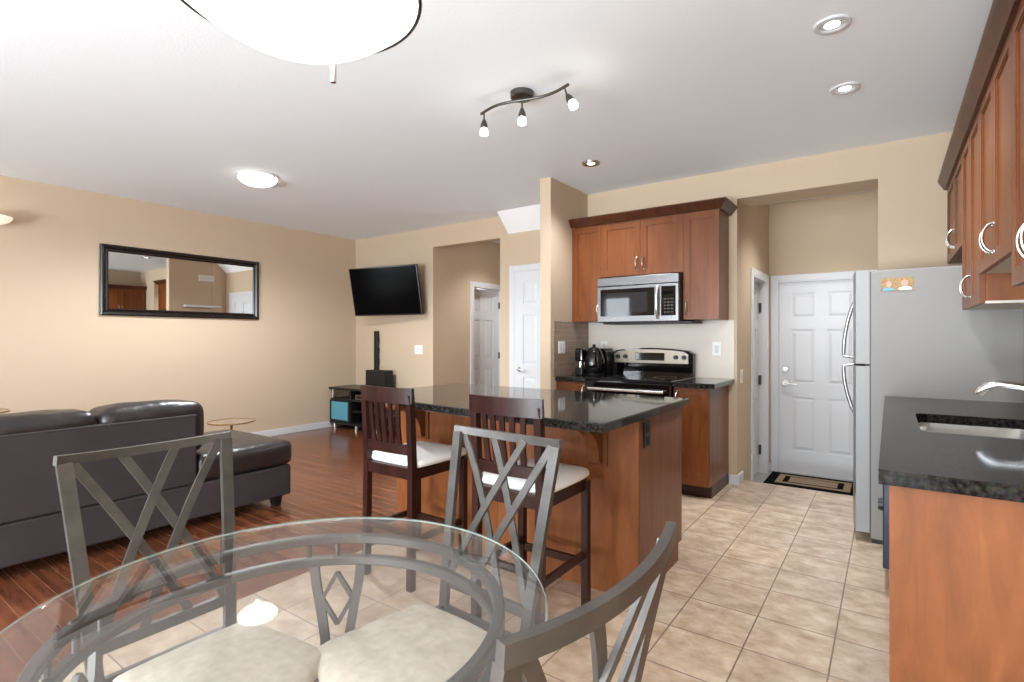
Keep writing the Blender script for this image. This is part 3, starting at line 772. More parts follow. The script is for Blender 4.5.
b.f(rings[-1]); b.build('basin', M['nickel'], sk)
MB().lathe([(0, 0.004), (0.03, 0.004), (0.042, 0.001), (0.042, 0)], (0.3, 2.84, 0.702), 24).build('drain', M['chrome'], sk)
fa = thing('faucet', 'chrome kitchen faucet arching over the sink', 'faucet', (0.575, 2.88, 0.92))
MB().lathe([(0, 0), (0.03, 0), (0.03, 0.008), (0.024, 0.02), (0.022, 0.09), (0.018, 0.1), (0, 0.1)], (0.575, 2.88, 0.9203), 24).build('body', M['chrome'], fa)
b = MB()
cv = [(0.575, 2.88, 1.0), (0.56, 2.885, 1.03), (0.50, 2.898, 1.055), (0.43, 2.912, 1.078), (0.37, 2.925, 1.083), (0.33, 2.933, 1.072), (0.308, 2.938, 1.05), (0.302, 2.939, 1.038)]
b.tube(cv, [0.016, 0.016, 0.0145, 0.0135, 0.0145, 0.019, 0.0195, 0.0165], 14); b.build('spout', M['chrome'], fa)
b = MB(); b.tube([(0.575, 2.88, 1.018), (0.59, 2.86, 1.05), (0.60, 2.80, 1.09)], [0.012, 0.009, 0.007], 10); b.build('lever', M['chrome'], fa)

# ---- refrigerator: doors face -X, grey side faces the dining table
fr = thing('refrigerator', 'stainless top-freezer fridge with plain grey side', 'refrigerator', (0.25, 4.36, 0))
FY0, FY1 = 3.975, 4.77
MB().box(-0.095, 0.60, FY0, FY1, 0.028, 1.69, 0.006).build('body', M['fridge_side'], fr)
MB().box(-0.09, 0.59, FY0+0.01, FY1-0.01, 0.0, 0.028).build('kick_grille', M['black'], fr, smooth=False)
def fdoor(z0, z1):
    b = MB(); x_in, x_out = -0.1005, -0.172
    pts = [(x_in, FY0), (x_out, FY0)]
    for i in range(1, 12):
        t = i/12; pts.append((x_out-0.03*math.sin(math.pi*t)**0.8, FY0+(FY1-FY0)*t))
    pts += [(x_out, FY1), (x_in, FY1)]
    b.prism(pts, 'z', z0, z1)
    o = b.build('door', [M['steel'], M['fridge_edge']], fr)
    for p in o.data.polygons:
        if abs(p.normal.y) > 0.9 or abs(p.normal.z) > 0.9: p.material_index = 1
    return o
up = fdoor(1.112, 1.69); lo = fdoor(0.062, 1.098)
MB().box(-0.1, -0.093, FY0+0.002, FY1-0.002, 0.07, 1.685).build('door_gasket', M['dark_grey'], fr, smooth=False)
MB().box(-0.12, -0.06, FY0+0.01, FY0+0.06, 1.0985, 1.1115).build('hinge', M['black'], fr, smooth=False)
def fh(z0, z1, zb, parent):
    b = MB(); n = 16; pts = []
    y = FY1-0.06
    for i in range(n+1):
        t = i/n
        bow = 0.025+0.078*math.sin(math.pi/2*min(1, t*1.05))**0.8
        pts.append((-0.178-bow if i else -0.17, y, z0+(z1-z0)*t))
    pts.append((-0.17-0.02, y, zb))
    b.tube(pts, 0.0125, 10)
    return b.build('handle', M['steel'], parent)
fh(1.56, 1.14, 1.125, up); fh(0.70, 1.07, 1.085, lo)
pm = thing('photo_magnet', 'small printed snapshot of two people stuck to the grey fridge side', 'photo', (0.04, FY0, 1.6))
MB().box(-0.042, 0.118, FY0-0.003, FY0-0.0004, 1.562, 1.640).build('print', M['photo'], pm, smooth=False)
def disc(x, z, rx, rz, m, nm, y):
    b = MB(); b.prism([(x+rx*math.cos(2*math.pi*i/16), max(1.5625, z+rz*math.sin(2*math.pi*i/16))) for i in range(16)], 'y', y-0.0004, y); return b.build(nm, M[m], pm, smooth=False)
disc(-0.002, 1.602, 0.014, 0.018, 'skin_print', 'printed_face', FY0-0.0032); disc(0.075, 1.605, 0.018, 0.021, 'skin_print', 'printed_face', FY0-0.0032)
disc(0.078, 1.571, 0.034, 0.014, 'shirt_print', 'printed_shirt', FY0-0.0032); disc(-0.005, 1.569, 0.03, 0.011, 'cyan_print', 'printed_shirt', FY0-0.0032)

# ---- doormat on the landing
dm = thing('doormat', 'black and tan bordered doormat at the foot of the garage door', 'doormat', (-0.62, 6.0, -0.18))
MB().box(-1.03, -0.21, 5.78, 6.32, -0.1795, -0.168, 0.003, 1).build('border', M['mat_black'], dm)
MB().box(-0.94, -0.30, 5.86, 6.24, -0.168, -0.1665).build('band', M['sand'], dm, smooth=False)
MB().box(-0.88, -0.36, 5.92, 6.18, -0.1665, -0.1655).build('inner_border', M['mat_black'], dm, smooth=False)
MB().box(-0.83, -0.41, 5.94, 6.16, -0.1655, -0.1645).build('field', M['sand'], dm, smooth=False)

# ================================================================== DINING SET
TX, TY, TZ = -0.965, 0.615, 0.75
tb = thing('dining_table', 'round glass-topped dining table on pewter metal frame', 'table', (TX, TY, 0))
Rg = 0.5
gt = MB().lathe([(0, TZ-0.011), (Rg-0.004, TZ-0.011), (Rg-0.001, TZ-0.008)], (TX, TY, 0), 128).lathe([(Rg-0.001, TZ-0.0025), (Rg-0.004, TZ), (0, TZ)], (TX, TY, 0), 128).build('glass_top', M['glass'], tb)
MB().lathe([(Rg-0.0012, TZ-0.0075), (Rg, TZ-0.0065), (Rg, TZ-0.0045), (Rg-0.0012, TZ-0.0035)], (TX, TY, 0), 128).build('glass_edge', M['glass_edge'], gt)
def ring(r, z, w, h):
    n = 96
    return MB().lathe([(r-w/2, z-h/2+0.004), (r-w/2+0.004, z-h/2), (r+w/2-0.004, z-h/2), (r+w/2, z-h/2+0.004), (r+w/2, z+h/2-0.004), (r+w/2-0.004, z+h/2), (r-w/2+0.004, z+h/2), (r-w/2, z+h/2-0.004), (r-w/2, z-h/2+0.004)], (TX, TY, 0), n)
ring(0.405, 0.7215, 0.024, 0.024).build('upper_ring', M['pewter'], tb)
ring(0.405, 0.663, 0.024, 0.024).build('lower_ring', M['pewter'], tb)
AX = R(35.4)
def tpt(ang, rad, tan, z):
    c, s = math.cos(ang), math.sin(ang)
    return Vector((TX+c*rad-s*tan, TY+s*rad+c*tan, z))
for q in range(4):
    ang = AX + R(97+90*q)
    c, s = math.cos(ang), math.sin(ang)
    rad_v, tan_v = Vector((c, s, 0)), Vector((-s, c, 0))
    lg = None
    for sg in (-1, 1):
        prof = [(0.652, 0.405, 0.062), (0.60, 0.404, 0.056), (0.54, 0.402, 0.045), (0.46, 0.396, 0.032), (0.38, 0.388, 0.024), (0.28, 0.38, 0.022), (0.16, 0.385, 0.038), (0.05, 0.41, 0.066), (0.0, 0.42, 0.076)]
        o = MB().ribbon([tpt(ang, r, sg*t, z) for z, r, t in prof], 0.024, 0.014, tan_v).build('leg', M['pewter'], tb)
        if lg is None: lg = o
    dmd = MB(); pz = [(0.0, 0.63), (0.04, 0.56), (0.0, 0.49), (-0.04, 0.56)]
    for i in range(4):
        (t0, z0), (t1, z1) = pz[i], pz[(i+1) % 4]
        dmd.bar(tpt(ang, 0.4, t0, z0), tpt(ang, 0.4, t1, z1), 0.012, 0.011, rad_v)
    dmd.build('diamond', M['pewter'], lg)
    for tt in (-0.075, 0.0, 0.075):
        MB().tube([tpt(ang, 0.403, tt, 0.674), tpt(ang, 0.403, tt, 0.711)], 0.007, 8).build('ring_spacer', M['pewter'], tb)
    MB().lathe([(0, 0.7335), (0.011, 0.7335), (0.009, 0.739), (0, 0.739)], tuple(tpt(ang, 0.405, 0, 0)), 16).build('glass_pad', M['pane'], tb)
ring(0.372, 0.28, 0.018, 0.014).build('foot_ring', M['pewter'], tb)

def make_chair(label):
    c = thing('dining_chair', label, 'chair', (0, 0, 0), 'pewter dining chairs round the glass table')
    hw_t, hw_b = 0.217, 0.178
    yb = lambda z: -0.15 - 0.105*max(0, (z-0.42)/0.56)**1.15      # rake of the back
    hw = lambda z: hw_b+(hw_t-hw_b)*max(0, (z-0.42)/0.56)
    bow = lambda x, z: -0.032*max(0, 1-(x/hw(z))**2)*max(0, (z-0.5)/0.48)
    for sg in (-1, 1):
        zs = [0, 0.15, 0.3, 0.42, 0.5, 0.58, 0.72, 0.85, 0.957]
        pts = [(sg*(hw(z)-0.016), (-0.15-0.06*(1-z/0.42)**1.4 if z < 0.42 else yb(z)), z) for z in zs]
        MB().ribbon(pts, 0.032, 0.016, (1, 0, 0)).build('leg', M['pewter'], c)
    n = 14
    def arcrail(z, w, t):
        pts = [(hw(z)*(-1+2*i/n), yb(z)+bow(hw(z)*(-1+2*i/n), z), z-(0.009*(1-(-1+2*i/n)**2) if z > 0.9 else 0)) for i in range(n+1)]
        return MB().ribbon(pts, w, t, (0, 0, 1))
    arcrail(0.967, 0.024, 0.015).build('top_rail', M['pewter'], c)
    arcrail(0.50, 0.03, 0.014).build('lower_rail', M['pewter'], c)
    zt, zb_ = 0.956, 0.51
    for u0, u1 in ((-0.92, 0.34), (-0.34, 0.92), (0.34, -0.92), (0.92, -0.34)):
        pts = []
        for i in range(9):
            t = i/8; z = zt+(zb_-zt)*t; x = (u0+(u1-u0)*t)*(hw(z)-0.017)
            off = 0.004 if u1 > u0 else -0.004
            pts.append((x, yb(z)+bow(x, z)+off, z))
        MB().ribbon(pts, 0.023, 0.008, (1, 0, 0)).build('lattice_slat', M['pewter'], c)
    b = MB()
    b.box(-0.165, 0.165, 0.275, 0.29, 0.40, 0.428); b.box(-0.165, 0.165, -0.158, -0.142, 0.40, 0.428)
    for sg in (-1, 1): b.box(sg*0.163-0.008, sg*0.163+0.008, -0.142, 0.275, 0.40, 0.428)
    b.build('seat_frame', M['pewter'], c, smooth=False)
    cu = MB(); cu.pillow(-0.195, 0.195, -0.06, 0.325, 0.429, 0.478, 0.024, 0.02, 10)
    for v in cu.bm.verts:                                  # narrower towards the back, rounded front corners
        t = (v.co.y+0.06)/0.385
        v.co.x *= 0.84+0.16*min(1, t*1.2)
        v.co.y -= 0.05*max(0, t-0.5)*(v.co.x/0.195)**2*2
    cu.build('seat_cushion', M['cream'], c)
    for sg in (-1, 1):
        MB().ribbon([(sg*0.163, 0.282, 0.41), (sg*0.168, 0.286, 0.2), (sg*0.176, 0.296, 0.0)], 0.026, 0.02, (1, 0, 0)).build('leg', M['pewter'], c)
        MB().bar((sg*0.165, -0.165, 0.2), (sg*0.167, 0.284, 0.2), 0.016, 0.012, (0, 0, 1)).build('stretcher', M['pewter'], c)
    return c
ch1 = make_chair('pewter lattice-back dining chair with cream seat, in front of the dark sofa')
ch2 = copy_tree(ch1); ch2['label'] = 'pewter lattice-back dining chair with cream seat, in front of the nearer bar stool'
ch3 = copy_tree(ch1); ch3['label'] = 'closest pewter dining chair, its curved back rail seen from behind over the tiles'
# chair faces local +y; back-rail mid is 0.255 behind its origin
for c, mid, face in ((ch1, (-1.694, 0.634), (1, 0.0)), (ch2, (-0.985, 1.345), (-0.07, -1)), (ch3, (-0.293, 0.627), (-1, 0.05))):
    f = Vector(face).normalized()
    c.location = (mid[0]+f.x*0.255, mid[1]+f.y*0.255, 0)
    c.rotation_euler = (0, 0, math.atan2(f.y, f.x)-math.pi/2)

# ================================================================== BAR STOOLS
def make_stool(label):
    c = thing('bar_stool', label, 'stool', (0, 0, 0), 'espresso bar stools at the island')
    hx, yb0, yf0 = 0.17, -0.19, 0.19
    rk = lambda z: yb0 - 0.02*max(0, (z-0.62)/0.4)**1.2 if z > 0.62 else yb0-0.01*(1-z/0.62)
    for sg in (-1, 1):
        MB().ribbon([(sg*hx, rk(z), z) for z in (0, 0.3, 0.62, 0.72, 0.84, 0.94, 0.985)], 0.034, 0.034, (1, 0, 0)).build('leg', M['espresso'], c)
        MB().ribbon([(sg*(hx+0.012), yf0, z) for z in (0, 0.3, 0.6)], 0.034, 0.034, (1, 0, 0)).build('leg', M['espresso'], c)
    b = MB(); n = 12; hw = hx+0.022
    pts = [(hw*(-1+2*i/n), rk(0.975)-0.028*(1-(-1+2*i/n)**2), 0.98) for i in range(n+1)]
    b.ribbon(pts, 0.078, 0.024, (0, 0, 1)); b.build('top_rail', M['espresso'], c)
    pts = [(hx*(-1+2*i/n), rk(0.71)-0.016*(1-(-1+2*i/n)**2), 0.705) for i in range(n+1)]
    MB().ribbon(pts, 0.05, 0.02, (0, 0, 1)).build('lower_rail', M['espresso'], c)
    for i in range(5):
        t = -0.6+1.2*i/4
        x = t*hx; y0 = rk(0.71)-0.016*(1-t*t); y1 = rk(0.975)-0.028*(1-t*t)
        MB().ribbon([(x*0.92, y0, 0.72), (x*0.97, (y0+y1)/2-0.004, 0.83), (x*1.02, y1, 0.945)], 0.026, 0.011, (1, 0, 0)).build('slat', M['espresso'], c)
    b = MB()
    b.box(-hx, hx, yb0-0.012, yb0+0.012, 0.555, 0.612); b.box(-hx-0.01, hx+0.01, yf0-0.012, yf0+0.012, 0.555, 0.612)
    for sg in (-1, 1): b.box(sg*(hx+0.004)-0.012, sg*(hx+0.004)+0.012, yb0, yf0, 0.555, 0.612)
    b.build('seat_frame', M['espresso'], c, smooth=False)
    MB().pillow(-0.19, 0.19, -0.172, 0.225, 0.605, 0.655, 0.024, 0.018, 10).build('seat_cushion', M['vinyl'], c)
    MB().box(-hx, hx, yf0-0.01, yf0+0.012, 0.19, 0.225).build('footrest', M['espresso'], c, smooth=False)
    MB().box(-hx, hx, yb0-0.022, yb0-0.002, 0.27, 0.30).build('stretcher', M['espresso'], c, smooth=False)
    for sg in (-1, 1): MB().box(sg*(hx+0.004)-0.01, sg*(hx+0.004)+0.01, yb0, yf0, 0.23, 0.262).build('stretcher', M['espresso'], c, smooth=False)
    return c
st1 = make_stool('espresso bar stool with white seat at the living-room end of the island')
st1.location = (-2.135, 2.085, 0)
st2 = copy_tree(st1); st2['label'] = 'espresso bar stool with white seat behind the middle dining chair'
st2.location = (-1.355, 2.065, 0)

# ================================================================== LIVING ROOM
so = thing('sofa', 'dark brown leather sectional sofa with chaise, seen from behind', 'sofa', (-4.25, 0.6, 0))
SXB = -3.75
MB().box(SXB-0.2, SXB, -1.3, 1.664, 0.305, 0.76, 0.012, 3).build('back_panel', M['suede'], so)
MB().box(SXB-0.93, SXB, -1.3, 2.345, 0.075, 0.302, 0.012, 3).build('base', M['suede'], so)
b = MB(); b.box(SXB-0.14, SXB+0.002, -1.3, 1.666, 0.752, 0.765, 0.004, 1); b.build('back_piping', M['suede'], so)
for y0, y1 in ((-1.28, -0.12), (-0.10, 1.0), (1.02, 1.70)):
    pass
for y0_, y1_ in ((-1.25, -0.07), (-0.065, 1.14), (1.145, 1.74)):
    MB().pillow(SXB-0.34, SXB-0.04, y0_, y1_, 0.5, 0.842, 0.065, 0.02, 16, 0.005).build('back_cushion', M['leather'], so)
MB().pillow(SXB-0.92, SXB-0.22, -1.28, 0.18, 0.305, 0.48, 0.05, 0.02, 10).build('seat_cushion', M['leather'], so)
MB().pillow(SXB-0.92, SXB-0.22, 0.19, 1.655, 0.305, 0.48, 0.05, 0.02, 10).build('seat_cushion', M['leather'], so)
MB().pillow(SXB-0.95, SXB+0.005, 1.67, 2.365, 0.303, 0.487, 0.05, 0.018, 12).build('chaise_cushion', M['leather'], so)
for fx, fy in ((SXB-0.07, 2.26), (SXB-0.86, 2.26), (SXB-0.07, -1.2), (SXB-0.86, -1.2)):
    MB().lathe([(0, 0), (0.036, 0), (0.05, 0.07), (0.052, 0.076), (0, 0.076)], (fx, fy, 0), 4, Matrix.Rotation(R(45), 3, 'Z')).build('foot', M['black'], so)

def side_table(x, y, z, r, label):
    c = thing('side_table', label, 'side table', (x, y, 0), 'glass and gold side tables behind the sofa')
    MB().lathe([(0, z-0.008), (r-0.008, z-0.008), (r-0.008, z-0.002), (0, z-0.002)], (x, y, 0), 48).build('glass_top', M['glass'], c)
    n = 48
    MB().tube([(x+(r-0.002)*math.cos(2*math.pi*i/n), y+(r-0.002)*math.sin(2*math.pi*i/n), z-0.006) for i in range(n)], 0.007, 8, True).build('rim', M['gold'], c)
    MB().lathe([(0, z-0.03), (0.03, z-0.03), (0.06, z-0.012), (0.06, z-0.0082), (0, z-0.0082)], (x, y, 0), 24).build('hub', M['gold'], c)
    MB().tube([(x, y, z-0.02), (x, y, 0.015)], 0.012, 12).build('post', M['gold'], c)
    MB().lathe([(0, 0.022), (0.03, 0.018), (r*0.75, 0.008), (r*0.76, 0), (0, 0)], (x, y, 0), 36).build('base', M['gold'], c)
side_table(-5.06, 2.55, 0.49, 0.20, 'small round glass side table with gold rim beyond the sofa chaise')
side_table(-5.72, 0.93, 0.705, 0.20, 'round glass side table whose gold rim peeps above the sofa at the left edge')

# wall mirror
mr = thing('wall_mirror', 'wide black-framed mirror on the long beige wall', 'mirror', (XL, 2.795, 1.87))
def mirror_frame(y0, y1, z0, z1):
    b = MB(); prof = [(0.0, 0.0), (0.0, 0.028), (0.012, 0.036), (0.03, 0.034), (0.045, 0.02), (0.06, 0.024), (0.072, 0.014), (0.072, 0.0)]   # inward, off the wall
    rings = []
    for (y, z, iy, iz) in ((y0, z0, 1, 1), (y1, z0, -1, 1), (y1, z1, -1, -1), (y0, z1, 1, -1)):
        rings.append([b.v((XL+0.001+h, y+iy*w, z+iz*w)) for w, h in prof])
    b._skin(rings, True); return b
mirror_frame(1.966, 3.622, 1.506, 2.231).build('frame', M['mirror_frame'], mr, smooth=False)
MB().box(XL+0.003, XL+0.012, 2.03, 3.56, 1.57, 2.167).build('mirror_glass', M['mirror'], mr, smooth=False)

# television on its wall arm
tv = thing('television', 'black flat-screen television tilted on the living room wall', 'television', (-5.56, 4.847, 1.904))
Mt = T(-5.56, 4.847, 1.904) @ Matrix.Rotation(0.16, 4, 'Z') @ Matrix.Rotation(0.2, 4, 'X')
MB(Mt).box(-0.575, 0.575, 0, 0.035, -0.332, 0.332, 0.006).build('bezel', M['black_plastic'], tv)
MB(Mt).box(-0.558, 0.558, -0.002, 0.001, -0.312, 0.317).build('screen', M['screen'], tv, smooth=False)
MB(Mt).box(-0.4, 0.4, 0.035, 0.06, -0.25, 0.2, 0.01).build('back_shell', M['black'], tv)
b = MB(); b.box(-5.66, -5.46, YL-0.03, YL-0.001, 1.77, 2.05, 0.004); b.tube([(-5.56, YL-0.02, 1.91), (-5.6, 5.02, 1.91), (-5.565, 4.90, 1.905)], 0.018, 8)
b.build('wall_bracket', M['black'], tv)

# media stand
ms = thing('tv_stand', 'low black media stand with teal glass door in the corner', 'tv stand', (-5.75, 4.87, 0))
a0, a1, y0, y1 = -6.50, -5.02, 4.66, 5.10
MB().box(a0, a1, y0-0.015, y1, 0.548, 0.58, 0.003, 1).build('top', M['black_plastic'], ms)
MB().box(a0, a1, y0, y1, 0.07, 0.10).build('bottom_shelf', M['black_plastic'], ms, smooth=False)
MB().box(a0, a1, y0+0.02, y1, 0.40, 0.425).build('middle_shelf', M['black_plastic'], ms, smooth=False)
for x in (a0, -6.06, -5.48, a1-0.02): MB().box(x, x+0.02, y0+0.02, y1, 0.10, 0.40).build('divider', M['black'], ms, smooth=False)
MB().box(a0+0.02, a1-0.02, y1-0.012, y1, 0.10, 0.40).build('back_board', M['black'], ms, smooth=False)
MB().box(-6.1, -6.06, y0+0.03, y1, 0.425, 0.548).box(-5.48, -5.44, y0+0.03, y1, 0.425, 0.548).build('upright', M['black'], ms, smooth=False)
for x in (a0+0.04, a1-0.04): MB().tube([(x, y0+0.03, 0.425), (x, y0+0.03, 0.548)], 0.014, 12).build('post', M['nickel'], ms)
for x0_, x1_ in ((a0+0.005, -6.055), (-5.465, a1-0.005)):
    d = MB().box(x0_, x1_, y0, y0+0.018, 0.105, 0.40, 0.003, 1).build('door', M['black_plastic'], ms)
    MB().box(x0_+0.04, x1_-0.04, y0-0.002, y0+0.002, 0.13, 0.38).build('door_glass', M['teal' if x0_ < -6 else 'black_gloss'], d, smooth=False)
MB().box(-6.055, -5.465, y0+0.03, y1, 0.25, 0.265).build('shelf', M['black_plastic'], ms, smooth=False)
for x in (a0+0.06, -5.97, -5.55, a1-0.06): 
    for yy in (y0+0.05, y1-0.05): MB().tube([(x, yy, 0), (x, yy, 0.07)], [0.025, 0.02], 12).build('foot', M['nickel'], ms)
dv = thing('media_player', 'flat silver media player on the stand shelf behind the first stool', 'media player', (-5.77, 4.87, 0.425))
MB().box(-6.0, -5.55, y0+0.05, y1-0.1, 0.4255, 0.49, 0.004).build('case', M['steel'], dv)
MB().box(-5.97, -5.58, y0+0.047, y0+0.051, 0.44, 0.475).build('front_panel', M['black_gloss'], dv, smooth=False)
sp = thing('center_speaker', 'black boxy speaker lying on the media stand', 'speaker', (-5.76, 4.96, 0.58))
MB().box(-5.99, -5.60, 4.88, 5.04, 0.5805, 0.825, 0.006).build('cabinet', M['black'], sp)
MB().box(-5.975, -5.615, 4.873, 4.881, 0.595, 0.81, 0.003, 1).build('grille', M['black_plastic'], sp)
cc = thing('cable_cover', 'tall narrow black strip rising behind the speaker towards the television', 'cable cover', (-6.02, 5.1, 0.6))
MB().box(-6.065, -6.0, 5.09, YL-0.001, 0.585, 1.375, 0.004, 1).build('channel', M['black'], cc)
b = MB(); pts = [(-5.992+0.012*math.sin(i*1.9), 5.11, 0.60+0.74*i/16) for i in range(17)]
b.tube(pts, 0.011, 8); b.build('cable', M['black_plastic'], cc)
# things the mirror shows on the stub wall
vt = thing('air_vent', 'white wall vent high on the narrow wall, seen in the mirror', 'vent', (-2.63, 4.78, 2.385))
MB().box(-2.645, -2.6305, 4.64, 4.91, 2.33, 2.44, 0.003, 1).build('frame', M['plate'], vt)
for i in range(6): MB().box(-2.65, -2.644, 4.655, 4.895, 2.342+i*0.0155, 2.349+i*0.0155).build('slat', M['white'], vt, smooth=False)
sh = tag(MB().box(-2.73, -2.6305, 4.38, 5.0, 1.84, 1.875, 0.003, 1).build('wall_shelf', M['white']), 'white floating shelf on the narrow wall, seen in the mirror', 'shelf')

# ================================================================== LAMPS
pd = thing('pendant_lamp', 'large white bowl pendant with dark rim over the dining table', 'pendant lamp', (TX, TY, 1.96))
PZ, PR = 1.963, 0.243
prof = [(0, -0.108)]+[(PR*0.985*i/16, -0.108*(1-(i/16)**2)) for i in range(1, 17)]
prof += [(PR*0.96, 0.004), (0, 0.002)]
MB().lathe(prof, (TX, TY, PZ), 64).build('bowl', M['lamp'], pd)
MB().tube([(TX+PR*math.cos(2*math.pi*i/72), TY+PR*math.sin(2*math.pi*i/72), PZ+0.001) for i in range(72)], 0.0045, 8, True).build('rim', M['black_plastic'], pd)
fx, fy = TX+0.05*0.815-0.07*0.579, TY+0.05*0.579+0.07*0.815
b = MB(); b.lathe([(0, -0.036), (0.006, -0.036), (0.0065, -0.03), (0.0065, 0.06), (0, 0.06)], (fx, fy, 1.853), 14); b.build('finial', M['nickel'], pd)
b = MB()
for a in (30, 150, 270): b.tube([(TX+PR*math.cos(R(a)), TY+PR*math.sin(R(a)), PZ), (TX+0.02*math.cos(R(a)), TY+0.02*math.sin(R(a)), 2.42)], 0.004, 8)
b.build('support_rod', M['bronze'], pd)
b = MB(); b.tube([(TX, TY, 2.40), (TX, TY, 2.72)], 0.008, 10); b.lathe([(0, 2.36), (0.025, 2.37), (0.03, 2.40), (0.02, 2.44), (0, 2.45)], (TX, TY, 0), 20); b.build('stem', M['bronze'], pd)
MB().lathe([(0, 2.70), (0.03, 2.702), (0.065, 2.725), (0.068, 2.7398), (0, 2.7398)], (TX, TY, 0), 32).build('canopy', M['bronze'], pd)

l = bpy.data.lights.new('pendant_bulb', 'POINT'); l.energy = 3; l.shadow_soft_size = 0.08; l.color = (1, 0.96, 0.9)
o = bpy.data.objects.new('pendant_bulb', l); COL.objects.link(o); o.parent = pd; o.location = (0, 0, 0.09)

# three-head track light
tk = thing('track_light', 'wavy three-head spotlight bar on the ceiling', 'spotlight', (-1.79, 2.62, CE))
MB().lathe([(0, 2.703), (0.06, 2.704), (0.069, 2.71), (0.071, 2.7398), (0, 2.7398)], (-1.79, 2.622, 0), 36).build('canopy', M['bronze'], tk)
def wave(t):        # t from -1 to 1 along the bar
    return Vector((-1.756+0.315*t, 2.573-0.011*t+0.035*math.sin(math.pi*t), 2.668))
b = MB(); b.tube([wave(-1+2*i/30) for i in range(31)], 0.0085, 10)
b.tube([(-1.79, 2.622, 2.705), (-1.765, 2.58, 2.668)], 0.007, 8); b.build('bar', M['bronze'], tk)
for t, lean in ((-0.9, (0.0, 0.0)), (0.0, (0.0, 0)), (0.9, (0.03, 0.0))):
    p = wave(t); q = p+Vector((lean[0]*0.5, lean[1], -0.045)); ax = Vector((lean[0]*2.0, lean[1], -0.1)).normalized()
    rot = Vector((0, 0, -1)).rotation_difference(ax).to_matrix()
    h = MB(); h.tube([p, q], 0.005, 8)
    h.lathe([(0, 0.002), (0.007, 0), (0.013, -0.012), (0.021, -0.034), (0.0225, -0.05), (0.019, -0.058), (0, -0.055)], tuple(q), 24, rot)
    hd = h.build('lamp_head', M['bronze'], tk)
    MB().lathe([(0.0185, -0.054), (0.023, -0.064), (0.0265, -0.092), (0.025, -0.096), (0, -0.096)], tuple(q), 24, rot).build('glass_shade', M['bulb'], hd)
    l = bpy.data.lights.new('spot_bulb', 'POINT'); l.energy = 0.3; l.shadow_soft_size = 0.03; l.color = (1, 0.93, 0.84)
    lo_ = bpy.data.objects.new('spot_bulb', l); COL.objects.link(lo_); lo_.parent = tk
    lo_.location = q+rot @ Vector((0, 0, -0.14))-tk.location

# flush mount
fl = thing('flush_ceiling_light', 'round white flush ceiling light above the sofa', 'ceiling light', (-4.66, 2.585, CE))
MB().lathe([(0, 2.725), (0.165, 2.725), (0.178, 2.73), (0.178, 2.7398), (0, 2.7398)], (-4.66, 2.585, 0), 48).build('pan', M['white'], fl)
MB().lathe([(0, 2.645)]+[(0.165*math.sin(R(90*i/10)), 2.725-0.08*math.cos(R(90*i/10))) for i in range(1, 11)]+[(0, 2.7255)], (-4.66, 2.585, 0), 48).build('glass_bowl', M['flush'], fl)
for a in (20, 140, 260): MB().lathe([(0, 0), (0.01, 0.0), (0.01, 0.02), (0, 0.02)], (-4.66+0.17*math.cos(R(a)), 2.585+0.17*math.sin(R(a)), 2.706), 12).build('clip', M['nickel'], fl)
l = bpy.data.lights.new('flush_lamp', 'SPOT'); l.energy = 135; l.spot_size = R(165); l.spot_blend = 0.6; l.shadow_soft_size = 0.012; l.color = (0.92, 0.97, 1)
o = bpy.data.objects.new('flush_lamp', l); COL.objects.link(o); o.parent = fl; o.location = (0, 0, -0.12)
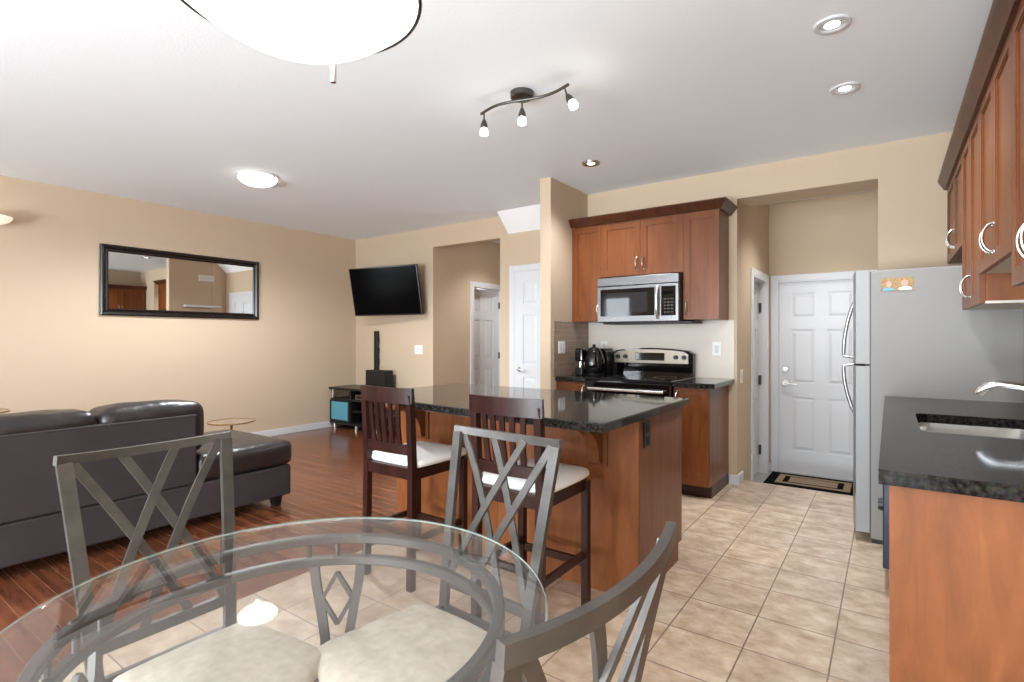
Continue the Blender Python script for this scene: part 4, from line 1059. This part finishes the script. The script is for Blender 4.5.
# recessed cans
for x, y, lab, on in ((-0.218, 2.888, 'recessed ceiling light nearest the dining area, above the sink side', True), (-0.212, 3.672, 'recessed ceiling light in front of the fridge', True), (-2.039, 4.012, 'recessed ceiling light near the cooker wall, above the narrow wall end', False)):
    rc = thing('recessed_light', lab, 'recessed light', (x, y, CE), 'recessed ceiling lights')
    MB().lathe([(0.052, 2.7399), (0.05, 2.732), (0.06, 2.728), (0.074, 2.731), (0.078, 2.7399)], (x, y, 0), 40).build('trim_ring', M['white' if on else 'nickel'], rc)
    MB().lathe([(0, 2.7365), (0.035, 2.7355), (0.052, 2.7375), (0.052, 2.7396), (0, 2.7396)], (x, y, 0), 32).build('reflector', M['nickel'], rc)
    MB().lathe([(0, 2.728), (0.022, 2.729), (0.033, 2.734), (0.034, 2.7365), (0, 2.7365)], (x, y, 0), 28).build('bulb', M['bulb'], rc)
    l = bpy.data.lights.new('downlight', 'SPOT'); l.energy = 40 if on else 36; l.spot_size = R(130); l.spot_blend = 0.8; l.shadow_soft_size = 0.05; l.color = (0.92, 0.97, 1)
    o = bpy.data.objects.new('downlight', l); COL.objects.link(o); o.parent = rc; o.location = (0, 0, -0.03)
for nm, x, y, e in (('hall', -0.4, 5.45, 36), ('hallway', -4.3, 6.1, 26)):  # added lamps, out of view, that brighten the garage entry and hallway
    hl = thing('flush_ceiling_light', 'added unseen fill lamp inside the '+('garage entry' if nm == 'hall' else 'living room hallway'), 'ceiling light', (x, y, CE))
    MB().lathe([(0, 2.68)]+[(0.12*math.sin(R(90*i/8)), 2.7395-0.06*math.cos(R(90*i/8))) for i in range(1, 9)], (x, y, 0), 32).build('glass_bowl', M['flush'], hl)
    l = bpy.data.lights.new('hall_fill_lamp', 'SPOT'); l.energy = e; l.spot_size = R(125); l.spot_blend = 0.7; l.shadow_soft_size = 0.12; l.color = (1, 0.98, 0.96)
    o = bpy.data.objects.new('hall_fill_lamp', l); COL.objects.link(o); o.parent = hl; o.location = (0, 0, -0.1)
# wall sconce at the left edge
sn = thing('wall_sconce', 'cream frosted bowl sconce high on the mirror wall at the left edge', 'wall light', (XL, 1.13, 2.3))
b = MB(); pr = [(0, -0.075)]+[(0.15*math.sin(R(90*i/8)), -0.075*math.cos(R(90*i/8))) for i in range(1, 9)]+[(0.14, 0.003), (0, -0.06)]
b.lathe(pr, (XL+0.16, 1.13, 2.335), 40); b.build('glass_bowl', M['sconce'], sn)
MB().box(XL+0.001, XL+0.02, 1.07, 1.19, 2.24, 2.36, 0.004).tube([(XL+0.01, 1.13, 2.29), (XL+0.07, 1.13, 2.275)], 0.012, 10).build('bracket', M['gold'], sn)
